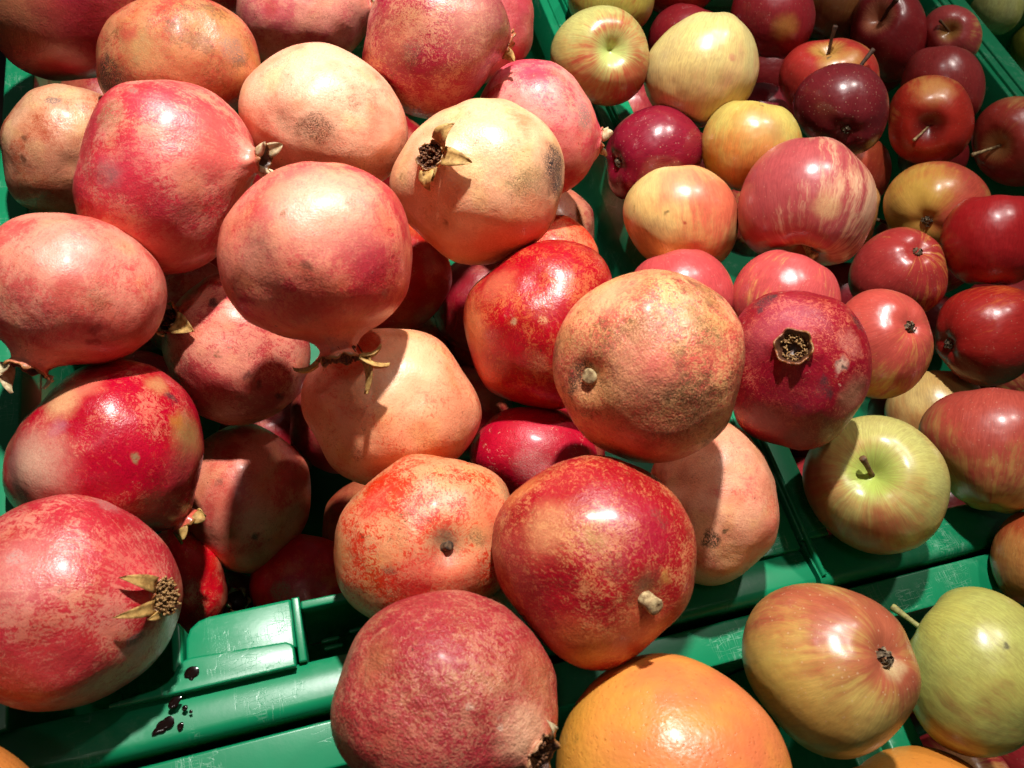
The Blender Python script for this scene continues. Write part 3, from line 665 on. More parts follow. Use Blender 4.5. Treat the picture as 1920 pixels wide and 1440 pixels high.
'C3': ('C', 0.4035, [(114,1600),(84,1712),(2,1794),(-110,1824),(-222,1794),(-304,1712),(-334,1600),(-304,1488),(-222,1406),(-110,1376),(2,1406),(84,1488)]),
'G1': ('G', 1.1435, [(1922,2),(1914,36),(1891,61),(1860,70),(1829,61),(1806,36),(1798,2),(1806,-32),(1829,-57),(1860,-66),(1891,-57),(1914,-32)]),
'G2': ('G', 1.2825, [(1949,128),(1941,158),(1921,180),(1893,188),(1865,180),(1845,158),(1837,128),(1845,98),(1865,76),(1893,68),(1921,76),(1941,98)]),
'G3': ('G', 1.2232, [(2010,95),(2002,125),(1980,147),(1950,155),(1920,147),(1898,125),(1890,95),(1898,65),(1920,43),(1950,35),(1980,43),(2002,65)]),
}

# ------------------------------------------------------------------ crates
def crate_mat():
    m, N, B = new_mat('green_crate_plastic')
    tc = N.n.new('ShaderNodeTexCoord').outputs['Object']
    big = N.noise(tc, 14.0, 5, .6)[0]
    fine = N.noise(tc, 160.0, 5, .7)[0]
    col = N.mix(N.ss(big, .35, .7), lin('0b8256'), lin('0a784e'))
    # scuffs: thin pale scratches and rubbed patches
    sc = N.math('ABSOLUTE', N.math('SUBTRACT', N.noise(N.vec('MULTIPLY', tc, (420, 34, 60)), 1.0, 1)[0], .5))
    sc2 = N.math('ABSOLUTE', N.math('SUBTRACT', N.noise(N.vec('MULTIPLY', N.vec('ADD', tc, (.3, .1, .0)), (60, 330, 60)), 1.0, 1)[0], .5))
    msk = N.ss(N.noise(tc, 38.0, 4)[0], .50, .64)
    scr = N.math('MULTIPLY', N.math('MAXIMUM', N.ss(sc, .006, .02, 1, 0), N.ss(sc2, .006, .02, 1, 0)), msk)
    rub = N.math('MULTIPLY', N.ss(N.noise(tc, 24.0, 6, .7)[0], .5, .72), N.ss(fine, .4, .65))
    col = N.mix(N.math('MULTIPLY', scr, .26), col, lin('a8ccb8'))
    col = N.mix(N.math('MULTIPLY', rub, .20), col, lin('7ab89c'))
    dirt = N.ss(N.noise(N.vec('ADD', tc, (3.0, 1.0, 2.0)), 60.0, 5, .7)[0], .66, .78)
    col = N.mix(N.math('MULTIPLY', dirt, .5), col, lin('1c3a2a'))
    N.put(B.inputs['Base Color'], col)
    N.put(B.inputs['Roughness'], N.math('ADD', N.math('MULTIPLY', rub, .12), N.math('ADD', .26, N.math('MULTIPLY', big, .16))))
    bn = N.n.new('ShaderNodeBump'); bn.inputs['Strength'].default_value = .25; bn.inputs['Distance'].default_value = .0006
    N.put(bn.inputs['Height'], N.math('ADD', N.math('MULTIPLY', fine, .35), N.math('ADD', N.math('MULTIPLY', scr, -.5), big)))
    N.l.new(bn.outputs[0], B.inputs['Normal'])
    return m
MAT_CRATE = crate_mat()

def slab(name, poly, z0, z1, parent, mat=None, bev=.0016, seg=3, tilt=0.0):
    """a plate with the given outline (x, y), rounded edges"""
    bm = bmesh.new()
    vs_ = [bm.verts.new((x, y, z0)) for x, y in poly]
    f = bm.faces.new(vs_)
    if f.normal.z > 0 or sum(poly[i][0] * poly[(i + 1) % len(poly)][1] - poly[(i + 1) % len(poly)][0] * poly[i][1] for i in range(len(poly))) > 0: f.normal_flip()
    ex = bmesh.ops.extrude_face_region(bm, geom=[f])
    bmesh.ops.translate(bm, vec=(0, 0, z1 - z0), verts=[v for v in ex['geom'] if isinstance(v, bmesh.types.BMVert)])
    bmesh.ops.recalc_face_normals(bm, faces=bm.faces[:])
    top = [e for e in bm.edges if all(abs(v.co.z - z1) < 1e-7 for v in e.verts)]
    if bev: bmesh.ops.bevel(bm, geom=top, offset=bev, segments=seg, profile=.5, affect='EDGES', clamp_overlap=True)
    if tilt:
        yc = sum(p[1] for p in poly) / len(poly)
        for v in bm.verts:
            if v.co.z > z1 - .004: v.co.z -= (v.co.y - yc) * tilt
    me = bpy.data.meshes.new(name); bm.to_mesh(me); bm.free()
    me.polygons.foreach_set('use_smooth', [True] * len(me.polygons))
    me.set_sharp_from_angle(angle=math.radians(38))
    return link(name, me, parent, mat or MAT_CRATE)
def rect(x0, x1, y0, y1): return [(x0, y0), (x1, y0), (x1, y1), (x0, y1)]
def round_rect(x0, x1, y0, y1, r, n=5, corners=(1, 1, 1, 1)):
    P = []
    for (cx, cy, a0, on, X, Y) in ((x1 - r, y0 + r, -90, corners[1], x1, y0), (x1 - r, y1 - r, 0, corners[2], x1, y1), (x0 + r, y1 - r, 90, corners[3], x0, y1), (x0 + r, y0 + r, 180, corners[0], x0, y0)):
        if on:
            for k in range(n + 1):
                a = math.radians(a0 + 90 * k / n); P.append((cx + r * math.cos(a), cy + r * math.sin(a)))
        else: P.append((X, Y))
    return P
DEPTH = -.225
def extrude_x(name, prof, x0, x1, parent):
    """a rail: closed (y, z) section swept along x"""
    n = len(prof); V = [(x0, y, z) for y, z in prof] + [(x1, y, z) for y, z in prof]
    Fc = [[k, (k + 1) % n, n + (k + 1) % n, n + k] for k in range(n)] + [list(range(n))[::-1], list(range(n, 2 * n))]
    me = mesh(V, Fc); me.set_sharp_from_angle(angle=math.radians(40))
    return link(name, me, parent, MAT_CRATE)
def crate(label, x0, x1, y0, y1, fw, sw, zr=0.0, back=True, front=True, lip=True, sides=(1, 1)):
    t = thing('crate', label, 'crate', Vector(((x0 + x1) / 2, (y0 + y1) / 2, DEPTH)), 'green plastic crates set edge to edge')
    off = t.location
    class Q: pass
    root = t
    def fix(o): o.location = -off; return o
    if front:
        a, b = y0, y0 + fw
        prof = [(a + .0015, zr - .05), (a, zr - .012), (a, zr - .006)] + [(a + .006 - .006 * math.cos(k * math.pi / 12), zr - .006 + .006 * math.sin(k * math.pi / 12)) for k in range(1, 7)]
        prof += [(a + .6 * (b - a), zr - .0016), (b - .002, zr - .0034), (b, zr - .0054), (b, zr - .05)]
        fix(extrude_x('front_rim', prof, x0, x1, root))
        fix(slab('front_wall', rect(x0 + .004, x1 - .004, b - .006, b - .002), DEPTH, zr - .05, root, bev=0))
    if back:
        fix(slab('back_rim', rect(x0, x1, y1 - .022, y1), zr - .03, zr, root))
        fix(slab('back_wall', rect(x0 + .004, x1 - .004, y1 - .02, y1 - .014), DEPTH, zr - .03, root, bev=0))
    ys, ye = y0 + (fw if front else 0) - .0005, y1 - (.022 if back else 0)
    if sides[0]:
        fix(slab('side_rim', rect(x0, x0 + sw, ys, ye), zr - .03, zr - .0006, root))
        fix(slab('side_wall', rect(x0 + sw - .008, x0 + sw - .003, ys, ye), DEPTH, zr - .03, root, bev=0))
    if sides[1]:
        fix(slab('side_rim', rect(x1 - sw, x1, ys, ye), zr - .03, zr - .0006, root))
        fix(slab('side_wall', rect(x1 - sw + .003, x1 - sw + .008, ys, ye), DEPTH, zr - .03, root, bev=0))
    fix(slab('base', rect(x0 + .005, x1 - .005, y0 + .004, y1 - .004), DEPTH - .004, DEPTH, root, bev=0))
    return t, fix

pom_crate, fx = crate('green crate holding the pomegranates, juice drops on its front rim', -.1610, .2815, .0575, .660, .0245, .0185)
# ridges along both side rims
fx(slab('side_rib', rect(.2700, .2735, .110, .640), -.001, .0014, pom_crate))
# stepped latch block in the front rim
pl = [(-.100, .0800), (-.100, .0822), (-.0800, .0840), (-.0745, .0862), (-.0715, .0890), (-.0700, .0925), (-.0670, .0950), (-.0630, .0958), (-.0190, .0932), (-.0162, .0915), (-.0152, .0890), (-.0152, .0800)]
fx(slab('latch_step', pl, -.03, .0020, pom_crate, bev=.0018, tilt=.13))
pu = [(-.0665, .0900), (-.0660, .1060), (-.0640, .1110), (-.0600, .1142), (-.0550, .1155), (-.0150, .1160), (-.0140, .1150), (-.0140, .0900)]
fx(slab('latch_plate', pu, -.05, -.0040, pom_crate, bev=.0022, tilt=.15))
fx(slab('latch_post', round_rect(-.0722, -.0672, .0900, .1140, .0022), -.05, .0006, pom_crate, bev=.0014))
fx(slab('latch_rib', rect(-.0138, -.0098, .0822, .1150), -.05, -.0010, pom_crate, bev=.001))
# grip opening beside it: far rail, sill below and the slotted inner panel
fx(slab('grip_rail', round_rect(-.0096, .0700, .1085, .1130, .0012), -.012, -.0030, pom_crate, bev=.001))
fx(slab('grip_back', rect(-.0096, .0700, .1112, .1140), -.10, -.0125, pom_crate, bev=0))
for bx, by, bw in ((.0030, .0985, .0105), (.0042, .0942, .0105), (.0190, .1005, .0105), (.0190, .0965, .005)):
    fx(slab('grip_bar', round_rect(bx - bw / 2, bx + bw / 2, by, by + .0022, .001, 3), -.047, -.045, pom_crate, bev=.0006))
# corner web at the right front, with its rounded inner corner
w_ = [(.2635, .0815)] + [(.2635 - .012 + .012 * math.cos(math.radians(a)) , .0815 + .012 - .012 * math.sin(math.radians(a))) for a in range(0, 91, 15)]
wc = [(.2640, .0940)] + [(.2640 - .012 * (1 - math.cos(math.radians(a))), .0940 - .012 * math.sin(math.radians(a))) for a in range(15, 91, 15)] + [(.2640, .0818)]
fx(slab('corner_web', wc, -.02, -.0004, pom_crate, bev=.0008))

apple_crate, fa = crate('green crate full of apples, right of the pomegranate crate', .2845, .7270, .0570, .660, .0300, .0200)
fa(slab('side_rib', rect(.2858, .2886, .0630, .640), -.001, .0024, apple_crate, bev=.0012))
fa(slab('side_rib', rect(.7120, .7150, .0640, .640), -.001, .0024, apple_crate, bev=.0012))
far_crate, ff = crate('far green crate with pale green apples at the top right corner', .7305, 1.1700, .0570, .660, .0300, .0200)
fl, f3 = crate('front green crate whose back rim runs along the bottom edge', -.1610, .2815, -.5500, .0530, .03, .0185, -.006)
fl2, f4 = crate('front green crate under the grapefruit and the lime green apple', .2845, .7270, -.5500, .0535, .03, .0200, -.003)

# juice drops drying on the rim
def juice_mat():
    m, N, B = new_mat('dark_pomegranate_juice'); B.inputs['Base Color'].default_value = (.006, .002, .0015, 1)
    B.inputs['Roughness'].default_value = .12; B.inputs['Coat Weight'].default_value = .2; return m
MJ = juice_mat()
def drop(pts, z, label, h=.00028):
    P2 = [on_plane(px, py, z) for px, py in pts]; c = sum(P2) / len(P2); V = [(c + np.array([0, 0, h]))]; Fc = []; n = 48
    ang = np.array([math.atan2(p[1] - c[1], p[0] - c[0]) for p in P2]); R = np.array([np.linalg.norm((p - c)[:2]) for p in P2]); o = np.argsort(ang)
    for ring, (s, hh) in enumerate(((.45, .95), (.8, .7), (1.0, 0.0))):
        for k in range(n):
            a = -math.pi + 2 * math.pi * k / n; r = np.interp(a, ang[o], R[o], period=2 * math.pi)
            V.append(c + np.array([math.cos(a) * r * s, math.sin(a) * r * s, h * hh]))
    for k in range(n):
        Fc.append([0, 1 + k, 1 + (k + 1) % n])
        for q in (0, 1): Fc.append([1 + q * n + k, 1 + (q + 1) * n + k, 1 + (q + 1) * n + (k + 1) % n, 1 + q * n + (k + 1) % n])
    V = [v - c for v in V]
    o_ = link('juice_drop', mesh(V, Fc), None, MJ); o_.location = c; o_['label'] = label; o_['category'] = 'juice drop'; o_['group'] = 'dark juice drops on the crate rim'
drop([(345, 1265), (352, 1253), (362, 1249), (372, 1252), (373, 1262), (364, 1270), (360, 1276), (353, 1271), (346, 1270)], .0028, 'largest dark juice drop, at the top by the latch step')
drop([(315, 1326), (320, 1314), (332, 1306), (341, 1306), (336, 1317), (326, 1327), (318, 1329)], .0026, 'oval dark juice drop in the middle of the trail')
drop([(283, 1379), (292, 1365), (306, 1350), (322, 1342), (327, 1350), (322, 1362), (312, 1366), (298, 1374)], .0012, 'long dark juice smear at the lower end of the trail')
drop([(333, 1366), (336, 1356), (343, 1354), (343, 1362), (336, 1370)], .0012, 'small drop shaped juice spot right of the long smear')
drop([(341, 1330), (346, 1322), (351, 1323), (350, 1331), (344, 1333)], .0018, 'small round juice spot right of the oval drop')
drop([(354, 1335), (358, 1331), (361, 1333), (360, 1337), (356, 1337)], .0016, 'tiniest juice speck right of the trail')

# the display table under the crates
bm = bmesh.new(); bmesh.ops.create_grid(bm, x_segments=1, y_segments=1, size=2.5)
me = bpy.data.meshes.new('display_table'); bm.to_mesh(me); bm.free()
tb = link('display_table', me, None, plain_mat('table_board', '2a1e16', '1c1410', 12, .8)); tb.location = (.3, .3, DEPTH - .012)
tb['kind'] = 'structure'; tb['label'] = 'dark brown display table under the crates'

# ------------------------------------------------------------------ what each fruit looks like
CFG = {
'P1': dict(pale='a86450', red='902c38', t=.62, russet=.45, patch=[(20, 30, 70, 'a07848', 'wash', .6), (150, 90, 90, '9a2030', 'wash', .6)]),
'P2': dict(pale='c88a66', red='b85048', t=.42, mot=.6, russet=.75, streak=.25, patch=[(215, 140, 30, '2e2018', 'scab'), (262, 85, 30, 'b8945c', 'wash', .8), (240, 62, 16, 'b83830', 'wash', .8), (430, 95, 22, '8a7a70', 'scab', .6), (330, 150, 80, 'b8744c', 'wash', .5)]),
'P3': dict(pale='e09888', red='c8646a', t=.36, pits=.5, crown=(693, 12, .1), auto=3, smat='p', neck=.1),
'P4': dict(pale='c88c74', red='9c2440', t=.60, russet=.45, mot=.85, crown=(962, 85, -.15), auto=2, neck=.05, patch=[(770, 100, 20, '2a1c16', 'net'), (890, 40, 60, 'd09a80', 'wash', .6), (740, 60, 50, 'b07050', 'wash', .5), (930, 30, 40, '7a1434', 'wash', .6), (830, 200, 70, 'b04040', 'wash', .5)]),
'P4b': dict(pale='c87070', red='b04a54', t=.5),
'P5': dict(pale='e29684', red='cc4a54', t=.54, streak=.55, russet=.18, pits=.4, scr=.4, crown=(545, 292, .45), neck=.20, rn=.135, flare=1.25, pf=.36, auto=4, smat='p', stub=(.16, .07),
   patch=[(250, 175, 12, '8a7466', 'scab'), (200, 322, 22, '9a8a80', 'wash', .6), (205, 325, 10, '786a62', 'scab'), (330, 410, 45, 'a81c34', 'wash', .6), (235, 305, 50, 'c02840', 'wash', .6), (310, 470, 60, 'c8403c', 'wash', .6), (200, 210, 28, '9a7850', 'scab', .6), (400, 290, 70, 'dc7868', 'wash', .5)]),
'P6': dict(pale='f4bea0', red='e08c78', t=.30, russet=.2, pits=.35, patch=[(600, 238, 26, '5c4028', 'net', .95), (563, 243, 16, '6a4a2c', 'net'), (665, 190, 16, '7a5c44', 'net'), (530, 232, 16, 'a88468', 'scab', .6), (720, 240, 40, 'dc9078', 'wash', .5), (600, 350, 90, 'd88058', 'wash', .6)]),
'P8': dict(pale='ea8e78', red='c84450', t=.48, streak=.35, pits=.35, scr=.35, crown=(640, 690, .12), neck=.22, rn=.19, flare=1.3, pf=.42, smat='d', stamens=40, sh=.9,
   sepals=[(548, 686, .02, 1.2, .2), (732, 684, -.02, 1.5, .15), (680, 722, .1, 1.5, .1), (712, 636, .05, 1.0, .2)],
   patch=[(600, 375, 95, 'f0b494', 'wash', .8), (577, 497, 10, '4a3420', 'dot'), (655, 383, 16, '7a5434', 'net'), (535, 395, 8, '8a5c3c', 'scab'), (690, 470, 50, 'c04a54', 'wash', .4), (720, 545, 12, 'c0806c', 'scab'), (600, 580, 70, 'c04038', 'wash', .6), (690, 600, 60, 'd07048', 'wash', .5), (480, 470, 45, 'c89078', 'wash', .5), (510, 350, 30, 'd89c78', 'wash', .5)]),
'P9': dict(pale='f4bd98', red='e48c6c', t=.24, mot=.3, russet=.12, pits=.2, crown=(818, 297, .0), neck=.13, rn=.145, flare=1.15, stamens=170, sh=.75, shole=.42, smat='d',
   sepals=[(862, 237, .1, 1.5, .3), (886, 305, .02, 1.35, .1), (812, 360, .05, 1.2, .35), (822, 345, .1, 1.2, .2)],
   patch=[(1035, 330, 60, 'b48a68', 'wash', .6), (1042, 315, 44, '3a302e', 'scab', 1.0), (1046, 330, 30, '4a3e3a', 'wash', .7), (1048, 360, 24, '4a3a34', 'scab', .8), (975, 350, 26, '6a5a34', 'net', .8), (1000, 335, 30, 'a08458', 'net', .7), (1020, 235, 22, '8a7040', 'net', .7), (960, 450, 70, 'd86a40', 'wash', .75), (800, 440, 60, 'e0824c', 'wash', .7), (835, 420, 6, '8a4a28', 'dot'), (760, 333, 7, 'b08050', 'scab'), (1030, 420, 16, '5a3a24', 'net'), (885, 470, 60, 'cc6038', 'wash', .6)]),
'P10': dict(pale='ec9a90', red='d85466', t=.42, pits=.35, scr=.6, crown=(1124, 262, -.1), neck=.05, rn=.17, auto=3, smat='p', patch=[(1100, 215, 26, '8a7468', 'scab', .8), (1050, 140, 14, '6a4030', 'net'), (985, 122, 10, '7a6058', 'scab'), (1045, 310, 60, 'b83430', 'wash', .7)]),
'P11': dict(pale='dca888', red='b4644c', t=.34, pits=.5, scr=.4, patch=[(100, 340, 80, 'a84830', 'wash', .6), (43, 259, 7, '6a3a20', 'dot'), (40, 297, 7, '5a3018', 'dot'), (100, 190, 10, '6a5a50', 'scab')]),
'P12': dict(pale='e69884', red='d0625e', t=.42, mot=.5, scr=.6, pits=.35, crown=(45, 705, .1), neck=.17, rn=.22, flare=1.2, pf=.48, smat='p',
   sepals=[(0, 692, .05, 1.0, .2), (32, 722, .1, 1.3, .1), (88, 712, .12, .8, .1), (102, 715, .0, .9, .1)],
   patch=[(184, 615, 12, '34201a', 'dot'), (172, 640, 8, '34201a', 'dot'), (155, 487, 18, '5a3a28', 'net'), (192, 570, 16, '6a4426', 'net', .8), (130, 470, 50, 'f0aa98', 'wash', .5), (220, 640, 70, 'c83830', 'wash', .7), (120, 555, 26, 'c85048', 'wash', .5)]),
'P13': dict(pale='e49884', red='b84c50', t=.46, pits=.45, crown=(312, 596, .35), neck=.12, rn=.17, smat='d', sepals=[(338, 570, .1, 1.2, .4), (365, 622, .05, 1.6, .1), (300, 620, .1, 1.1, .2)], stamens=30,
   patch=[(463, 705, 8, '2a1814', 'dot'), (482, 722, 8, '2a1814', 'dot'), (520, 737, 9, '2a1814', 'dot'), (400, 571, 11, '2a1612', 'dot'), (407, 667, 6, '6a4a24', 'dot'), (440, 760, 70, 'c05048', 'wash', .5)]),
'P14': dict(pale='f4b08a', red='dc6c58', t=.34, mot=.7, pits=.3, russet=.3, patch=[(760, 690, 80, 'f4c498', 'wash', .7), (670, 848, 16, '3a2418', 'net', .9), (640, 800, 40, 'c89470', 'wash', .5), (860, 770, 50, 'd87a58', 'wash', .5), (850, 720, 16, 'd07030', 'net', .6), (700, 880, 60, 'd05838', 'wash', .6), (590, 760, 40, 'c86844', 'wash', .6)]),
'P15': dict(pale='c86c50', red='a82430', t=.70, mot=.75, russet=.2, scr=.35, rough=-.03, coat=.3, patch=[(885, 620, 45, 'd88450', 'wash', .85), (930, 530, 40, 'd07c58', 'wash', .5), (1017, 601, 9, 'c89060', 'scab'), (960, 601, 9, 'b09068', 'scab'), (1010, 680, 22, 'd8a070', 'net', .5), (910, 700, 40, 'd86038', 'wash', .6)]),
'P16': dict(pale='dc9c76', red='cc4438', t=.46, mot=.75, russet=.55, pits=.35, stem=(836, 1030), dimple=.14, stub=(.07, .055), stubdark=True, stubto=(843, 1022),
   patch=[(836, 1028, 34, '8a7a5c', 'wash', .9), (836, 1032, 15, '3a281c', 'wash', .9), (790, 1090, 50, 'c02830', 'wash', .7), (700, 940, 36, 'd04038', 'wash', .7), (650, 1125, 46, '9a7a48', 'wash', .7), (640, 1040, 34, 'c09058', 'wash', .7), (905, 960, 40, 'dc7454', 'wash', .6), (730, 1068, 14, '4a342c', 'net', .8), (895, 1010, 18, '7a5430', 'net', .8), (930, 930, 26, 'a88a5c', 'net', .6), (870, 1080, 40, 'dc6c50', 'wash', .6)]),
'P17': dict(pale='eeaa80', red='d0625a', t=.40, mot=1.0, russet=.85, pits=.2, scr=.2, lump=.02, stem=(1097, 707), dimple=.10, stub=(.07, .085), stubto=(1103, 706), bump=(.5, .0015),
   patch=[(1085, 705, 34, '4a3626', 'scab', .9), (1075, 735, 14, '2e2018', 'scab'), (1165, 640, 46, '6e4a26', 'net', .95), (1215, 615, 40, '7a5630', 'net', .9), (1300, 590, 26, 'a0945c', 'wash', .5), (1330, 620, 46, '74582c', 'net', .85), (1180, 750, 70, '7a5a30', 'net', .8), (1290, 770, 70, '6a4a28', 'net', .9), (1140, 550, 50, 'eeb084', 'wash', .6), (1200, 690, 60, 'dc8468', 'wash', .6), (1190, 840, 90, 'c86840', 'wash', .6), (1240, 690, 30, 'd8605c', 'wash', .4), (1060, 640, 30, 'c09058', 'wash', .6), (1090, 640, 26, 'a88a50', 'net', .6)]),
'P18': dict(pale='c46c5c', red='8a1426', t=.74, mot=.8, russet=.3, crown=(1489, 655, .0), neck=.13, rn=.205, flare=1.12, stamens=70, sh=.5, shole=.5, spale=True,
   patch=[(1440, 573, 22, '30282a', 'net', .95), (1545, 715, 9, '1e1412', 'dot'), (1556, 742, 8, '1e1412', 'dot'), (1428, 588, 7, '241a1a', 'dot'), (1452, 568, 8, '241a1a', 'dot'), (1494, 760, 7, '3a1a18', 'dot'), (1548, 728, 18, '2e201c', 'net', .95), (1582, 686, 11, 'c8a890', 'dot', .7), (1590, 688, 5, '1a1210', 'dot'), (1575, 682, 4, '1a1210', 'dot'), (1420, 640, 40, 'b04a50', 'wash', .5), (1480, 600, 50, 'b05060', 'wash', .5), (1600, 640, 30, 'b87060', 'scab', .6), (1480, 730, 60, '8a1028', 'wash', .6), (1610, 745, 34, 'b08060', 'wash', .7), (1480, 800, 70, '6a1020', 'wash', .6), (1610, 600, 18, '3a1416', 'scab', .9)]),
'P19': dict(lump=.004, pale='d06870', red='b4142f', t=.95, mot=.3, russet=.1, scr=.95, coat=.3, patch=[(1000, 870, 34, 'b88a80', 'net', .6), (1020, 910, 26, 'a88078', 'net', .6)]),
'P20': dict(pale='e4a688', red='d2766a', t=.22, mot=.4, pits=.25, russet=.15, patch=[(1335, 1010, 14, '4a3824', 'scab', .95), (1362, 992, 6, '5a4428', 'dot'), (1345, 1075, 4, '6a5028', 'dot'), (1330, 1085, 60, 'a8904c', 'wash', .7), (1445, 1000, 34, 'c86048', 'wash', .6), (1445, 905, 26, 'd06a54', 'wash', .6)]),
'P21': dict(pale='cc8460', red='a0242e', t=.68, mot=.95, russet=.55, pits=.15, scr=.2, stem=(1218, 1128), dimple=.06, stub=(.16, .078), stubto=(1232, 1140), bump=(.45, .0013), coat=.22,
   patch=[(1215, 1105, 30, '7a5a3c', 'wash', .7), (1250, 1085, 12, 'c89448', 'wash', .7), (1030, 990, 50, 'dc9a68', 'wash', .6), (1120, 1010, 26, '9a7038', 'net', .8), (1155, 1070, 26, '7a3024', 'net', .8), (985, 920, 40, 'dc8848', 'wash', .6), (1060, 900, 50, 'b83030', 'wash', .5), (1090, 1215, 60, 'd87c3c', 'wash', .7), (1210, 1190, 60, 'c06838', 'wash', .6), (1210, 990, 60, 'a01834', 'wash', .6), (960, 1050, 50, 'c46050', 'wash', .4)]),
'P22': dict(pale='c07c68', red='a03a40', t=.58, mot=.9, streak=.5, russet=.25, pits=.25, crown=(1003, 1412, .05), neck=.07, rn=.165, flare=1.2, pf=.75, stamens=50, sh=.8, smat='p', sepals=[(1025, 1350, .02, .5, .3)], bump=(.75, .0016), rough=.07,
   patch=[(980, 1380, 46, 'dca884', 'wash', .85), (940, 1357, 8, 'd0a890', 'scab'), (880, 1333, 9, 'c8a088', 'scab'), (675, 1355, 8, '4a2a20', 'net'), (700, 1240, 40, 'c08050', 'wash', .5), (1000, 1260, 50, 'b87048', 'wash', .5), (740, 1400, 70, 'b04038', 'wash', .4)]),
'P23': dict(pale='d47c6c', red='b01c32', t=.72, mot=.55, russet=.15, coat=.32, rough=-.04, crown=(345, 975, -.1), neck=.2, rn=.15, flare=1.25, auto=5, smat='d',
   patch=[(55, 880, 62, 'd0a288', 'wash', .95), (110, 745, 34, 'e0a878', 'wash', .9), (165, 720, 24, 'dc8468', 'wash', .6), (350, 820, 38, 'a07c48', 'wash', .95), (318, 752, 11, '2a1620', 'dot'), (328, 790, 16, 'b87430', 'wash', .8), (290, 728, 22, 'c08858', 'wash', .8), (250, 855, 8, '8a7850', 'dot'), (45, 928, 22, '58524a', 'scab', .9), (60, 960, 26, '6a5a48', 'scab', .8), (105, 800, 18, 'b8707c', 'wash', .6), (20, 870, 26, 'b87068', 'wash', .7), (340, 880, 40, 'c04a4a', 'wash', .6)]),
'P24': dict(pale='d88a7a', red='b83c46', t=.54, streak=.7, mot=.6, russet=.15, pits=.3, crown=(290, 1120, .0), neck=.06, rn=.145, flare=1.15, stamens=170, sh=1.5, spale=True, smat='d', lump=.02,
   sepals=[(222, 1083, .03, 1.0, .15), (210, 1158, .03, .85, .15), (275, 1162, .02, .6, .15)],
   patch=[(28, 1045, 14, '8a7c78', 'scab', .8), (40, 1060, 60, 'e09a8c', 'wash', .5), (255, 1215, 24, 'b09a8c', 'wash', .7), (250, 1200, 9, '6a5a50', 'scab'), (200, 950, 26, 'b08a80', 'scab', .6), (240, 1050, 60, 'c83840', 'wash', .5), (90, 1290, 90, 'b83c38', 'wash', .6)]),
'P25': dict(pale='e08c78', red='c85450', t=.42, mot=.4, pits=.4, patch=[(480, 1005, 9, '3a2418', 'dot'), (470, 1050, 40, 'a8845c', 'wash', .6), (410, 905, 6, '8a4a38', 'dot'), (430, 950, 50, 'c86050', 'wash', .5)]),
'P26': dict(pale='e4846c', red='d02c38', t=.66, mot=.5),
'P27': dict(pale='c86050', red='b02838', t=.65, patch=[(525, 1110, 18, '8a7458', 'scab')]),
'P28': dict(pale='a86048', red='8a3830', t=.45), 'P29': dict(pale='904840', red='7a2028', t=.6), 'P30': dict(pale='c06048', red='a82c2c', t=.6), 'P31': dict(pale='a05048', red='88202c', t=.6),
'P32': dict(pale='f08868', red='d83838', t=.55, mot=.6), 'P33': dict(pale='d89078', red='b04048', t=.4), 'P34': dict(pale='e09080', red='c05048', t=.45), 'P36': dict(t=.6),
'P37': dict(t=.6, crown=(447, 1120, .4), auto=5, smat='p', neck=.15, rn=.2),

'A1': dict(g='b0ac68', r='a85438', t=.34, stripe=.6, stem=(1153, 90), cc='b4c878', cav=.40, side=(1195, 120), dots=.1),
'A2': dict(g='b8a850', r='a84c30', t=.5, stripe=.6),
'A3': dict(g='c8b87c', r='c08c68', t=.26, stripe=.3, calyx=(1345, 20, -.5), side=(1400, 210), dots=.05, lump=.02, patch=[(1372, 105, 6, 'b86858', 'wash', .7), (1310, 245, 45, 'a86848', 'wash', .6)]),
'A4': dict(r='841c24', t=1.05, g='a05038'), 'A5': dict(r='8a2028', g='c08c48', t=.9, patch=[(1473, 52, 20, 'b8803c', 'wash', .8)]), 'A5b': dict(r='983024', g='b87040', t=.8, stripe=.7),
'A6': dict(g='8a5830', r='7a3424', t=.6),
'A7': dict(r='8c2226', g='c07858', t=.82, stem=(1643, 30), tip=(1682, -2), tm='d', side=(1700, 100), tw=.05, tl=1.25),
'A8': dict(r='b0302a', g='ccA050', t=.70, stem=(1551, 80, -.1), tip=(1567, 48), tm='d', side=(1490, 170), patch=[(1560, 110, 20, 'd0a858', 'wash', .8), (1600, 108, 20, 'c89c50', 'wash', .7), (1553, 107, 4, '4a4030', 'dot')]),
'A9': dict(r='68181f', g='84302c', t=1.1, dots=.7, calyx=(1588, 250), tip=(1638, 92), tl=1.15, tm='d', coat=.35),
'A10': dict(g='d4a464', r='b04444', t=.62, stem=(1780, 56), tip=(1762, 38), tm='n', side=(1745, 60), cc='a88040', tl=.95),
'A11': dict(r='983030', g='c06848', t=.92, coat=.3),
'A12': dict(g='d8944c', r='b02c20', t=.66, stem=(1742, 240), tip=(1712, 264), tm='p', tw=.028, side=(1760, 280), cc='6a1c18', tl=.9, patch=[(1755, 165, 28, 'd89c58', 'wash', .8)]),
'A13': dict(g='d0945c', r='a83a30', t=.72, stem=(1862, 276), tip=(1822, 291), tm='p', tw=.04, tl=1.0),
'A14': dict(r='80122a', g='90203c', t=1.15, dots=.8, calyx=(1150, 308, -.05), coat=.4, rough=-.05),
'A15': dict(g='c0ae5c', r='c47c3c', t=.38, stripe=.3, side=(1390, 330), dots=.1, patch=[(1452, 245, 18, '8a6234', 'wash', .7), (1430, 235, 40, 'c8985c', 'wash', .5), (1430, 196, 4, '4a4428', 'dot')]),
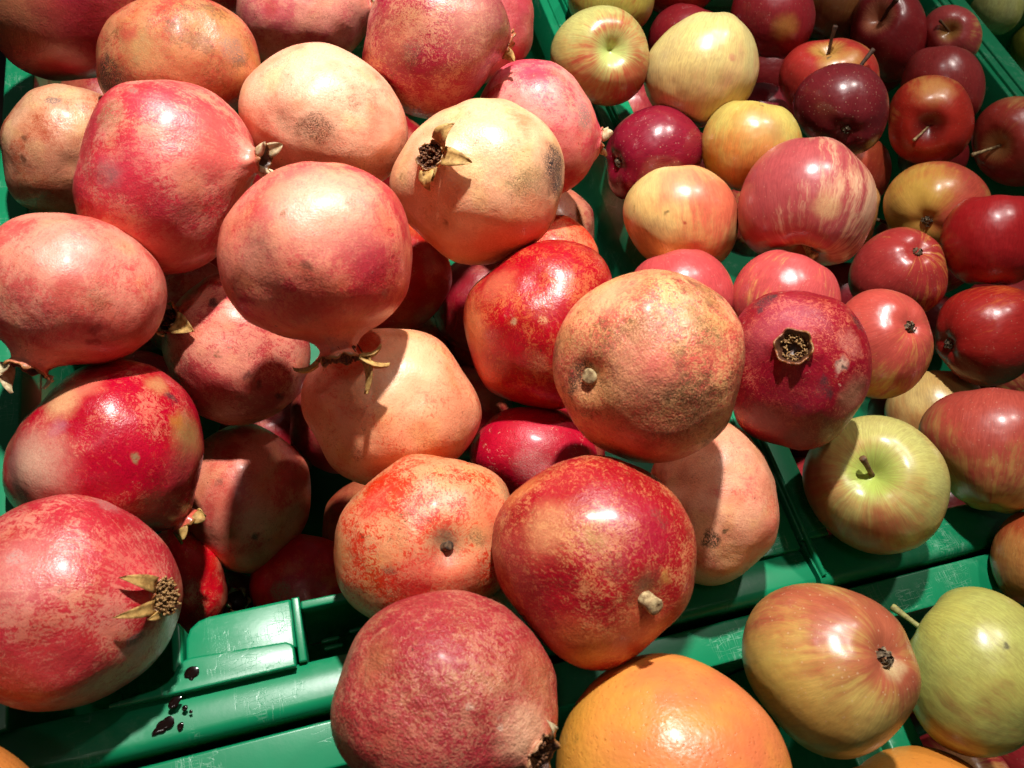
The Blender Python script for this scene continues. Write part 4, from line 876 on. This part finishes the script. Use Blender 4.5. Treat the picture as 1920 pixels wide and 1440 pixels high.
'A16': dict(g='d8a888', r='a8484a', t=.54, stripe=.8, stem=(1503, 488, -.1), tip=(1530, 482), tm='p', tw=.06, tl=1.0, cc='b85838', side=(1410, 340), coat=.3, patch=[(1550, 385, 22, 'd8b078', 'wash', .6), (1480, 460, 60, 'b03824', 'wash', .5)]),
'A17': dict(g='e0c07c', r='d0684c', t=.36, stripe=.3, side=(1375, 360), dots=.15, patch=[(1250, 400, 5, '5a5024', 'dot'), (1283, 412, 5, 'a03020', 'dot'), (1195, 390, 5, '8a7030', 'net'), (1270, 335, 45, 'dc8868', 'wash', .6), (1280, 490, 60, 'cc7838', 'wash', .6)]),
'A18': dict(g='c05838', r='a83c2c', t=.6), 'A18b': dict(g='d0985c', r='c06048', t=.4, stem=(1648, 410, -.4), tip=(1682, 425), tl=1.5, tw=.05),
'A19': dict(g='cc9c4c', r='b44838', t=.44, stripe=.35, calyx=(1734, 420), side=(1850, 350), dots=.1, patch=[(1745, 345, 40, 'd0a848', 'wash', .6)]),
'A20': dict(r='a01a1e', g='b84030', t=1.0, dots=.1), 'A21': dict(r='a43230', g='d4944c', t=.70, stripe=1.0, calyx=(1728, 464), side=(1620, 520)),
'A22': dict(r='bc4648', g='e09c70', t=.66, stripe=.9, side=(1300, 520)), 'A23': dict(r='c04c4c', g='e4a864', t=.56, stripe=.7, side=(1520, 520), dots=.5),
'A24': dict(r='b84a40', g='d49c54', t=.58, stripe=.7, calyx=(1717, 606), side=(1640, 570)),
'A25': dict(r='a0221e', g='c8602c', t=.84, stripe=.8, calyx=(1766, 648)), 'A26': dict(g='dcbc78', r='c07848', t=.26, stripe=.3, dots=.1, side=(1680, 800)),
'A27': dict(g='c4a45c', r='a84438', t=.56, stripe=.35, side=(1880, 730), dots=.4, coat=.3),
'A28': dict(g='b6b068', r='a86440', t=.38, stripe=.35, stem=(1632, 885), tip=(1617, 858), tl=.98, tw=.042, tm='n', cc='a4bc58', side=(1560, 1000), dots=.3, patch=[(1530, 900, 40, '983438', 'wash', .6), (1650, 1010, 26, 'a84830', 'wash', .6)]),
'A30': dict(g='b87c44', r='a04828', t=.58, stripe=.5),
'A31': dict(g='ccae60', r='a8583e', t=.42, stripe=.35, calyx=(1680, 1228), side=(1640, 1130), dots=.9, patch=[(1695, 1255, 22, 'd0c08c', 'wash', .7), (1450, 1270, 50, 'c8b058', 'wash', .6), (1540, 1380, 70, 'b88038', 'wash', .5)]),
'A32': dict(g='b2b260', r='8a4a34', t=.26, stripe=.4, stem=(1712, 1165, -.15), tip=(1672, 1137), tl=1.3, tw=.045, tm='g', side=(1800, 1420), dots=.1, patch=[(1886, 1217, 5, '4a4420', 'dot')]),
'A33': dict(g='e09080', r='b83c44', t=.8), 'A34': dict(r='a83444', g='d09070', t=.85), 'A35': dict(r='881c28', t=.9), 'A36': dict(r='b84c40', g='d09058', t=.7), 'A37': dict(g='c07c54', r='a04434', t=.6),
'G1': dict(g='c4c884', r='a8b058', t=.3, stripe=.2, dots=0), 'G2': dict(g='e0dca0', r='d0c878', t=.3, stripe=.2, dots=0), 'G3': dict(g='8a8c38', r='8a8430', t=.3, stripe=.2, dots=0),
'C1': dict(g='e8a244', r='dc7448', t=.62, side=(1370, 1370), patch=[(1085, 1390, 10, '5a4420', 'net'), (1075, 1370, 60, 'd8a038', 'wash', .6)]),
'C2': dict(g='d88a38', r='d08038', t=.3, side=(1712, 1410)), 'C3': dict(g='d8883c', r='d07a3c', t=.4, side=(30, 1420)),
}
LAB = {
'P1': 'dark red pomegranate with brown tinge, filling the top left corner of the photo', 'P2': 'brownish tan pomegranate with a black scab at its lower left, near the top edge',
'P3': 'dull pink pomegranate cut by the top edge, between the brown and the purple one', 'P4': 'purple red blotchy pomegranate with grey scars at the top, next to the green divider',
'P4b': 'dull pink pomegranate peeping out behind the blotchy purple one', 'P5': 'large rosy pomegranate with its neck pointing right, upper left of the heap',
'P6': 'very pale peach pomegranate with brown scabs in the full glare of the light', 'P8': 'big pink pomegranate whose calyx points down, on top in the middle left',
'P9': 'pale yellow pomegranate with an open calyx facing us and a grey bruise', 'P10': 'salmon pink scratched pomegranate leaning toward the apples at the divider',
'P11': 'tan pink pomegranate against the left crate wall, half hidden by the rosy one', 'P12': 'pink pomegranate with a pale crown at its lower left, cut by the left edge',
'P13': 'pink pomegranate in shadow with a lit wedge and small black spots', 'P14': 'peach pomegranate under the downward calyx, with its lit right half',
'P15': 'glossy red pomegranate with an orange left flank, right of the centre', 'P16': 'orange red pomegranate with a sunken stem hole facing us, on the front rim',
'P17': 'brown mottled pomegranate with a knobbly stem, topmost beside the apples', 'P18': 'dark crimson pomegranate with a cut hexagonal crown lying on the apples',
'P19': 'shiny magenta pomegranate with pale scratches, deep below the mottled brown one', 'P20': 'tan freckled pomegranate half in shadow at the right front crate corner',
'P21': 'red speckled pomegranate with a pale woody stem, resting above the grapefruit', 'P22': 'leathery dark pink pomegranate lying over the front rim at the bottom edge',
'P23': 'glossy crimson pomegranate with a grey lower left end and a black scab', 'P24': 'large streaky pink pomegranate with a brush of dry stamens, bottom left corner',
'P25': 'dim pink pomegranate lit by one slanted patch, left of the centre below', 'P26': 'small bright red pomegranate squeezed behind the crate handle at the left front',
'P27': 'red pomegranate low behind the front rim, lit only at its bottom', 'P28': 'dark brownish pomegranate in the gap left of the stem hole one', 'P29': 'nearly black pomegranate in the gap left of the peach one',
'P30': 'dark red pomegranate in shade right of the big pink one', 'P31': 'deep shaded pomegranate left of the glossy red one', 'P32': 'bright orange red pomegranate peeping out under the pale yellow one',
'P33': 'dark pomegranate with a lit right rim against the green divider wall', 'P34': 'pomegranate showing only a lit sliver, deep below the large rosy one', 'P36': 'dark red pomegranate between the brown and dull pink ones at the top edge',
'P37': 'hidden pomegranate with a pale dry crown just behind the crate handle',
'A1': 'yellow green apple with red streaks and deep stem hollow beside the green divider', 'A2': 'yellow and red apple cut by the top edge beside the divider', 'A3': 'large pale cream green apple with no red, tall and cone shaped',
'A4': 'dark red apple behind the tall cream green one', 'A5': 'dark red apple with a yellow patch at the top edge', 'A5b': 'orange red apple at the top edge above the cream green one', 'A6': 'brownish shaded apple at the top edge behind the red ones',
'A7': 'dark red apple with a long dark stem at the top edge', 'A8': 'red apple with yellow patches behind the darkest purple apple', 'A9': 'darkest purple apple with pale dots and a thick dark stem', 'A10': 'orange pink apple with a stem hollow in the far right crate corner',
'A11': 'plain deep red apple along the right crate wall behind the stem hollow one', 'A12': 'orange red apple with a dark stem hollow facing us and a thin pale stem', 'A13': 'orange red apple with pale stem cut by the right edge, upper right',
'A14': 'glossy maroon apple with pale dots and its hollow at the left end', 'A15': 'yellow apple with a brown bruise left of the darkest purple one', 'A16': 'large pink striped apple with pale stub, highest in the apple heap', 'A17': 'round yellow apple with an orange blush and two tiny specks',
'A18': 'orange apple sliver behind the right side of the striped one', 'A18b': 'pale orange apple almost hidden behind the large striped one', 'A19': 'golden yellow apple with a dark blossom end, right of the striped one', 'A20': 'plain deep red apple at the right edge above another red one', 'A21': 'red streaked apple with its blossom end at the upper right',
'A22': 'pink red apple behind the brown mottled pomegranate', 'A23': 'pink and orange apple behind the dark crimson pomegranate', 'A24': 'pinkish apple with its blossom end at the right, beside the dark crimson pomegranate', 'A25': 'deep red apple with a hollow at its left, right edge middle',
'A26': 'plain pale yellow apple lying in the gap behind the green one with stem', 'A27': 'large yellow apple with a red blush on top, at the right edge', 'A28': 'green yellow apple with its stem standing up, nearest in the apple crate', 'A30': 'brown orange apple cut by the right edge above the lime green one',
'A31': 'red and yellow dotted apple with dry blossom end, in front beside the grapefruit', 'A32': 'lime green apple with a green stem in the lower right corner', 'A33': 'pink apple deep in the gap under the cream green one', 'A34': 'dark pink apple deep in the gap right of the cream green one',
'A35': 'dark red apple deep in the gap below the striped one', 'A36': 'orange pink apple sliver below the dark crimson pomegranate', 'A37': 'orange apple sliver at the right edge under the deep red one',
'G1': 'pale green apple in the far crate at the top right corner', 'G2': 'cream yellow apple in the far crate, below the pale green one', 'G3': 'olive green apple in the far crate cut by the right edge',
'C1': 'large orange pink grapefruit with a shiny pitted peel at the bottom edge', 'C2': 'plain orange at the bottom edge below the dotted apple', 'C3': 'orange peeping into the bottom left corner of the photo',
}
NAMES = {'C1': ('grapefruit', None), 'C2': ('orange', 'oranges in the front crates'), 'C3': ('orange', 'oranges in the front crates')}
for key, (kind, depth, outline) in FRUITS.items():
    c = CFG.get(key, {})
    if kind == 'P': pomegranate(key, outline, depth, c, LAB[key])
    elif kind == 'C': citrus(key, outline, depth, c, LAB[key], *NAMES[key])
    else: apple(key, outline, depth, c, LAB[key], 'apples in the next crates')

FILL = [('P', (0.1369, 0.1337, -0.1046), 0.0419), ('P', (0.1832, 0.2107, -0.1004), 0.0381), ('P', (-0.103, 0.2975, -0.0992), 0.0391), ('P', (-0.0217, 0.4452, -0.1042), 0.0392), ('P', (0.0136, 0.5263, -0.0981), 0.0414), ('P', (0.0958, 0.5143, -0.1009), 0.0383), ('P', (-0.1173, 0.5898, -0.0955), 0.0394), ('P', (-0.0196, 0.2985, -0.1806), 0.0407), ('P', (0.1446, 0.2947, -0.1817), 0.0419), ('P', (0.1066, 0.3702, -0.185), 0.0385), ('P', (0.1853, 0.3687, -0.1741), 0.0419), ('P', (-0.1145, 0.4355, -0.1712), 0.0378), ('P', (0.1411, 0.6008, -0.1736), 0.038), ('A', (0.3511, 0.1251, -0.0732), 0.0354), ('A', (0.3797, 0.188, -0.0741), 0.0355), ('A', (0.5947, 0.2013, -0.0731), 0.0355), ('A', (0.6269, 0.262, -0.0728), 0.0334), ('A', (0.5994, 0.3317, -0.0761), 0.0347), ('A', (0.4231, 0.3923, -0.073), 0.0331), ('A', (0.3831, 0.4556, -0.0722), 0.0359), ('A', (0.6733, 0.4582, -0.0756), 0.0331), ('A', (0.5235, 0.5777, -0.0645), 0.0341), ('A', (0.6653, 0.5862, -0.0642), 0.0335), ('A', (0.5258, 0.2011, -0.1284), 0.0323), ('A', (0.6361, 0.3875, -0.128), 0.0354), ('A', (0.3726, 0.5804, -0.1327), 0.036), ('A', (0.3392, 0.1297, -0.1843), 0.0343), ('A', (0.5614, 0.1251, -0.183), 0.0335), ('A', (0.6298, 0.1333, -0.1779), 0.0329), ('A', (0.6728, 0.3194, -0.1855), 0.0327), ('A', (0.3765, 0.4568, -0.1776), 0.0356), ('A', (0.3517, 0.5253, -0.177), 0.0322), ('A', (0.3853, -0.0719, -0.101), 0.035), ('A', (0.4578, -0.074, -0.0981), 0.0358), ('A', (0.418, -0.0072, -0.1634), 0.0335)]

# the lower layers, seen only as dark bits in the gaps: one of each kind, then copies
class Ball(Fruit):
    def __init__(s, r=1.0): s.c = np.zeros(3); s.r = r; s.ez = np.array([0, 0, 1.0]); s.ex = np.array([1.0, 0, 0]); s.ey = np.array([0, 1.0, 0]); s.co = [r]; s.order = 0
def ball_rows(kind):
    rows = []
    for k in range(33):
        ph = math.pi * (1 - k / 32)
        r = (1 - .34 * math.exp(-(ph / .33) ** 2)) * (1 - .15 * math.exp(-((math.pi - ph) / .26) ** 2)) if kind == 'A' else 1 - .05 * math.exp(-((math.pi - ph) / .2) ** 2) + (.10 * math.exp(-(ph / .16) ** 4) if kind == 'P' else 0)
        rows.append((r * math.cos(ph), r * math.sin(ph) if 0 < k < 32 else 0, 0, 0))
    return rows
FM = {'P': skin_mat('pomegranate_skin_low', PG, dict(Seed=3.3, Pale=lin('c8705c'), Red=lin('a82c38'), Amount=.55), []),
      'A': skin_mat('apple_skin_low', AG, dict(Seed=8.1, Ground=lin('c08c50'), Red=lin('8c2428'), Amount=.8, Stripe=.5, Side=(0, 0, 1), Dots=.2, Cavity=lin('a08048')), [])}
FL = {'P': ('pomegranate', 'pomegranate in the dark lower layer, barely seen between the upper ones', 'pomegranates in the lower layer'),
      'A': ('apple', 'apple in the dark lower layer, barely seen between the upper ones', 'apples in the lower layer')}
FMESH = {k: lathe(Ball(), ball_rows(k), 48, np.eye(3), .02, 5.0) for k in 'PA'}
proto = {}
rf = random.Random(11)
for kind, p, r in FILL:
    nm, lb, gr = FL[kind]
    root = thing(nm, lb, nm, Vector(p), gr)
    if kind not in proto: proto[kind] = link('skin', FMESH[kind], root, FM[kind]); o = proto[kind]
    else: o = proto[kind].copy(); COL.objects.link(o); o.parent = root
    o.scale = (r, r, r); o.rotation_euler = (rf.uniform(0, 6), rf.uniform(0, 6), rf.uniform(0, 6))
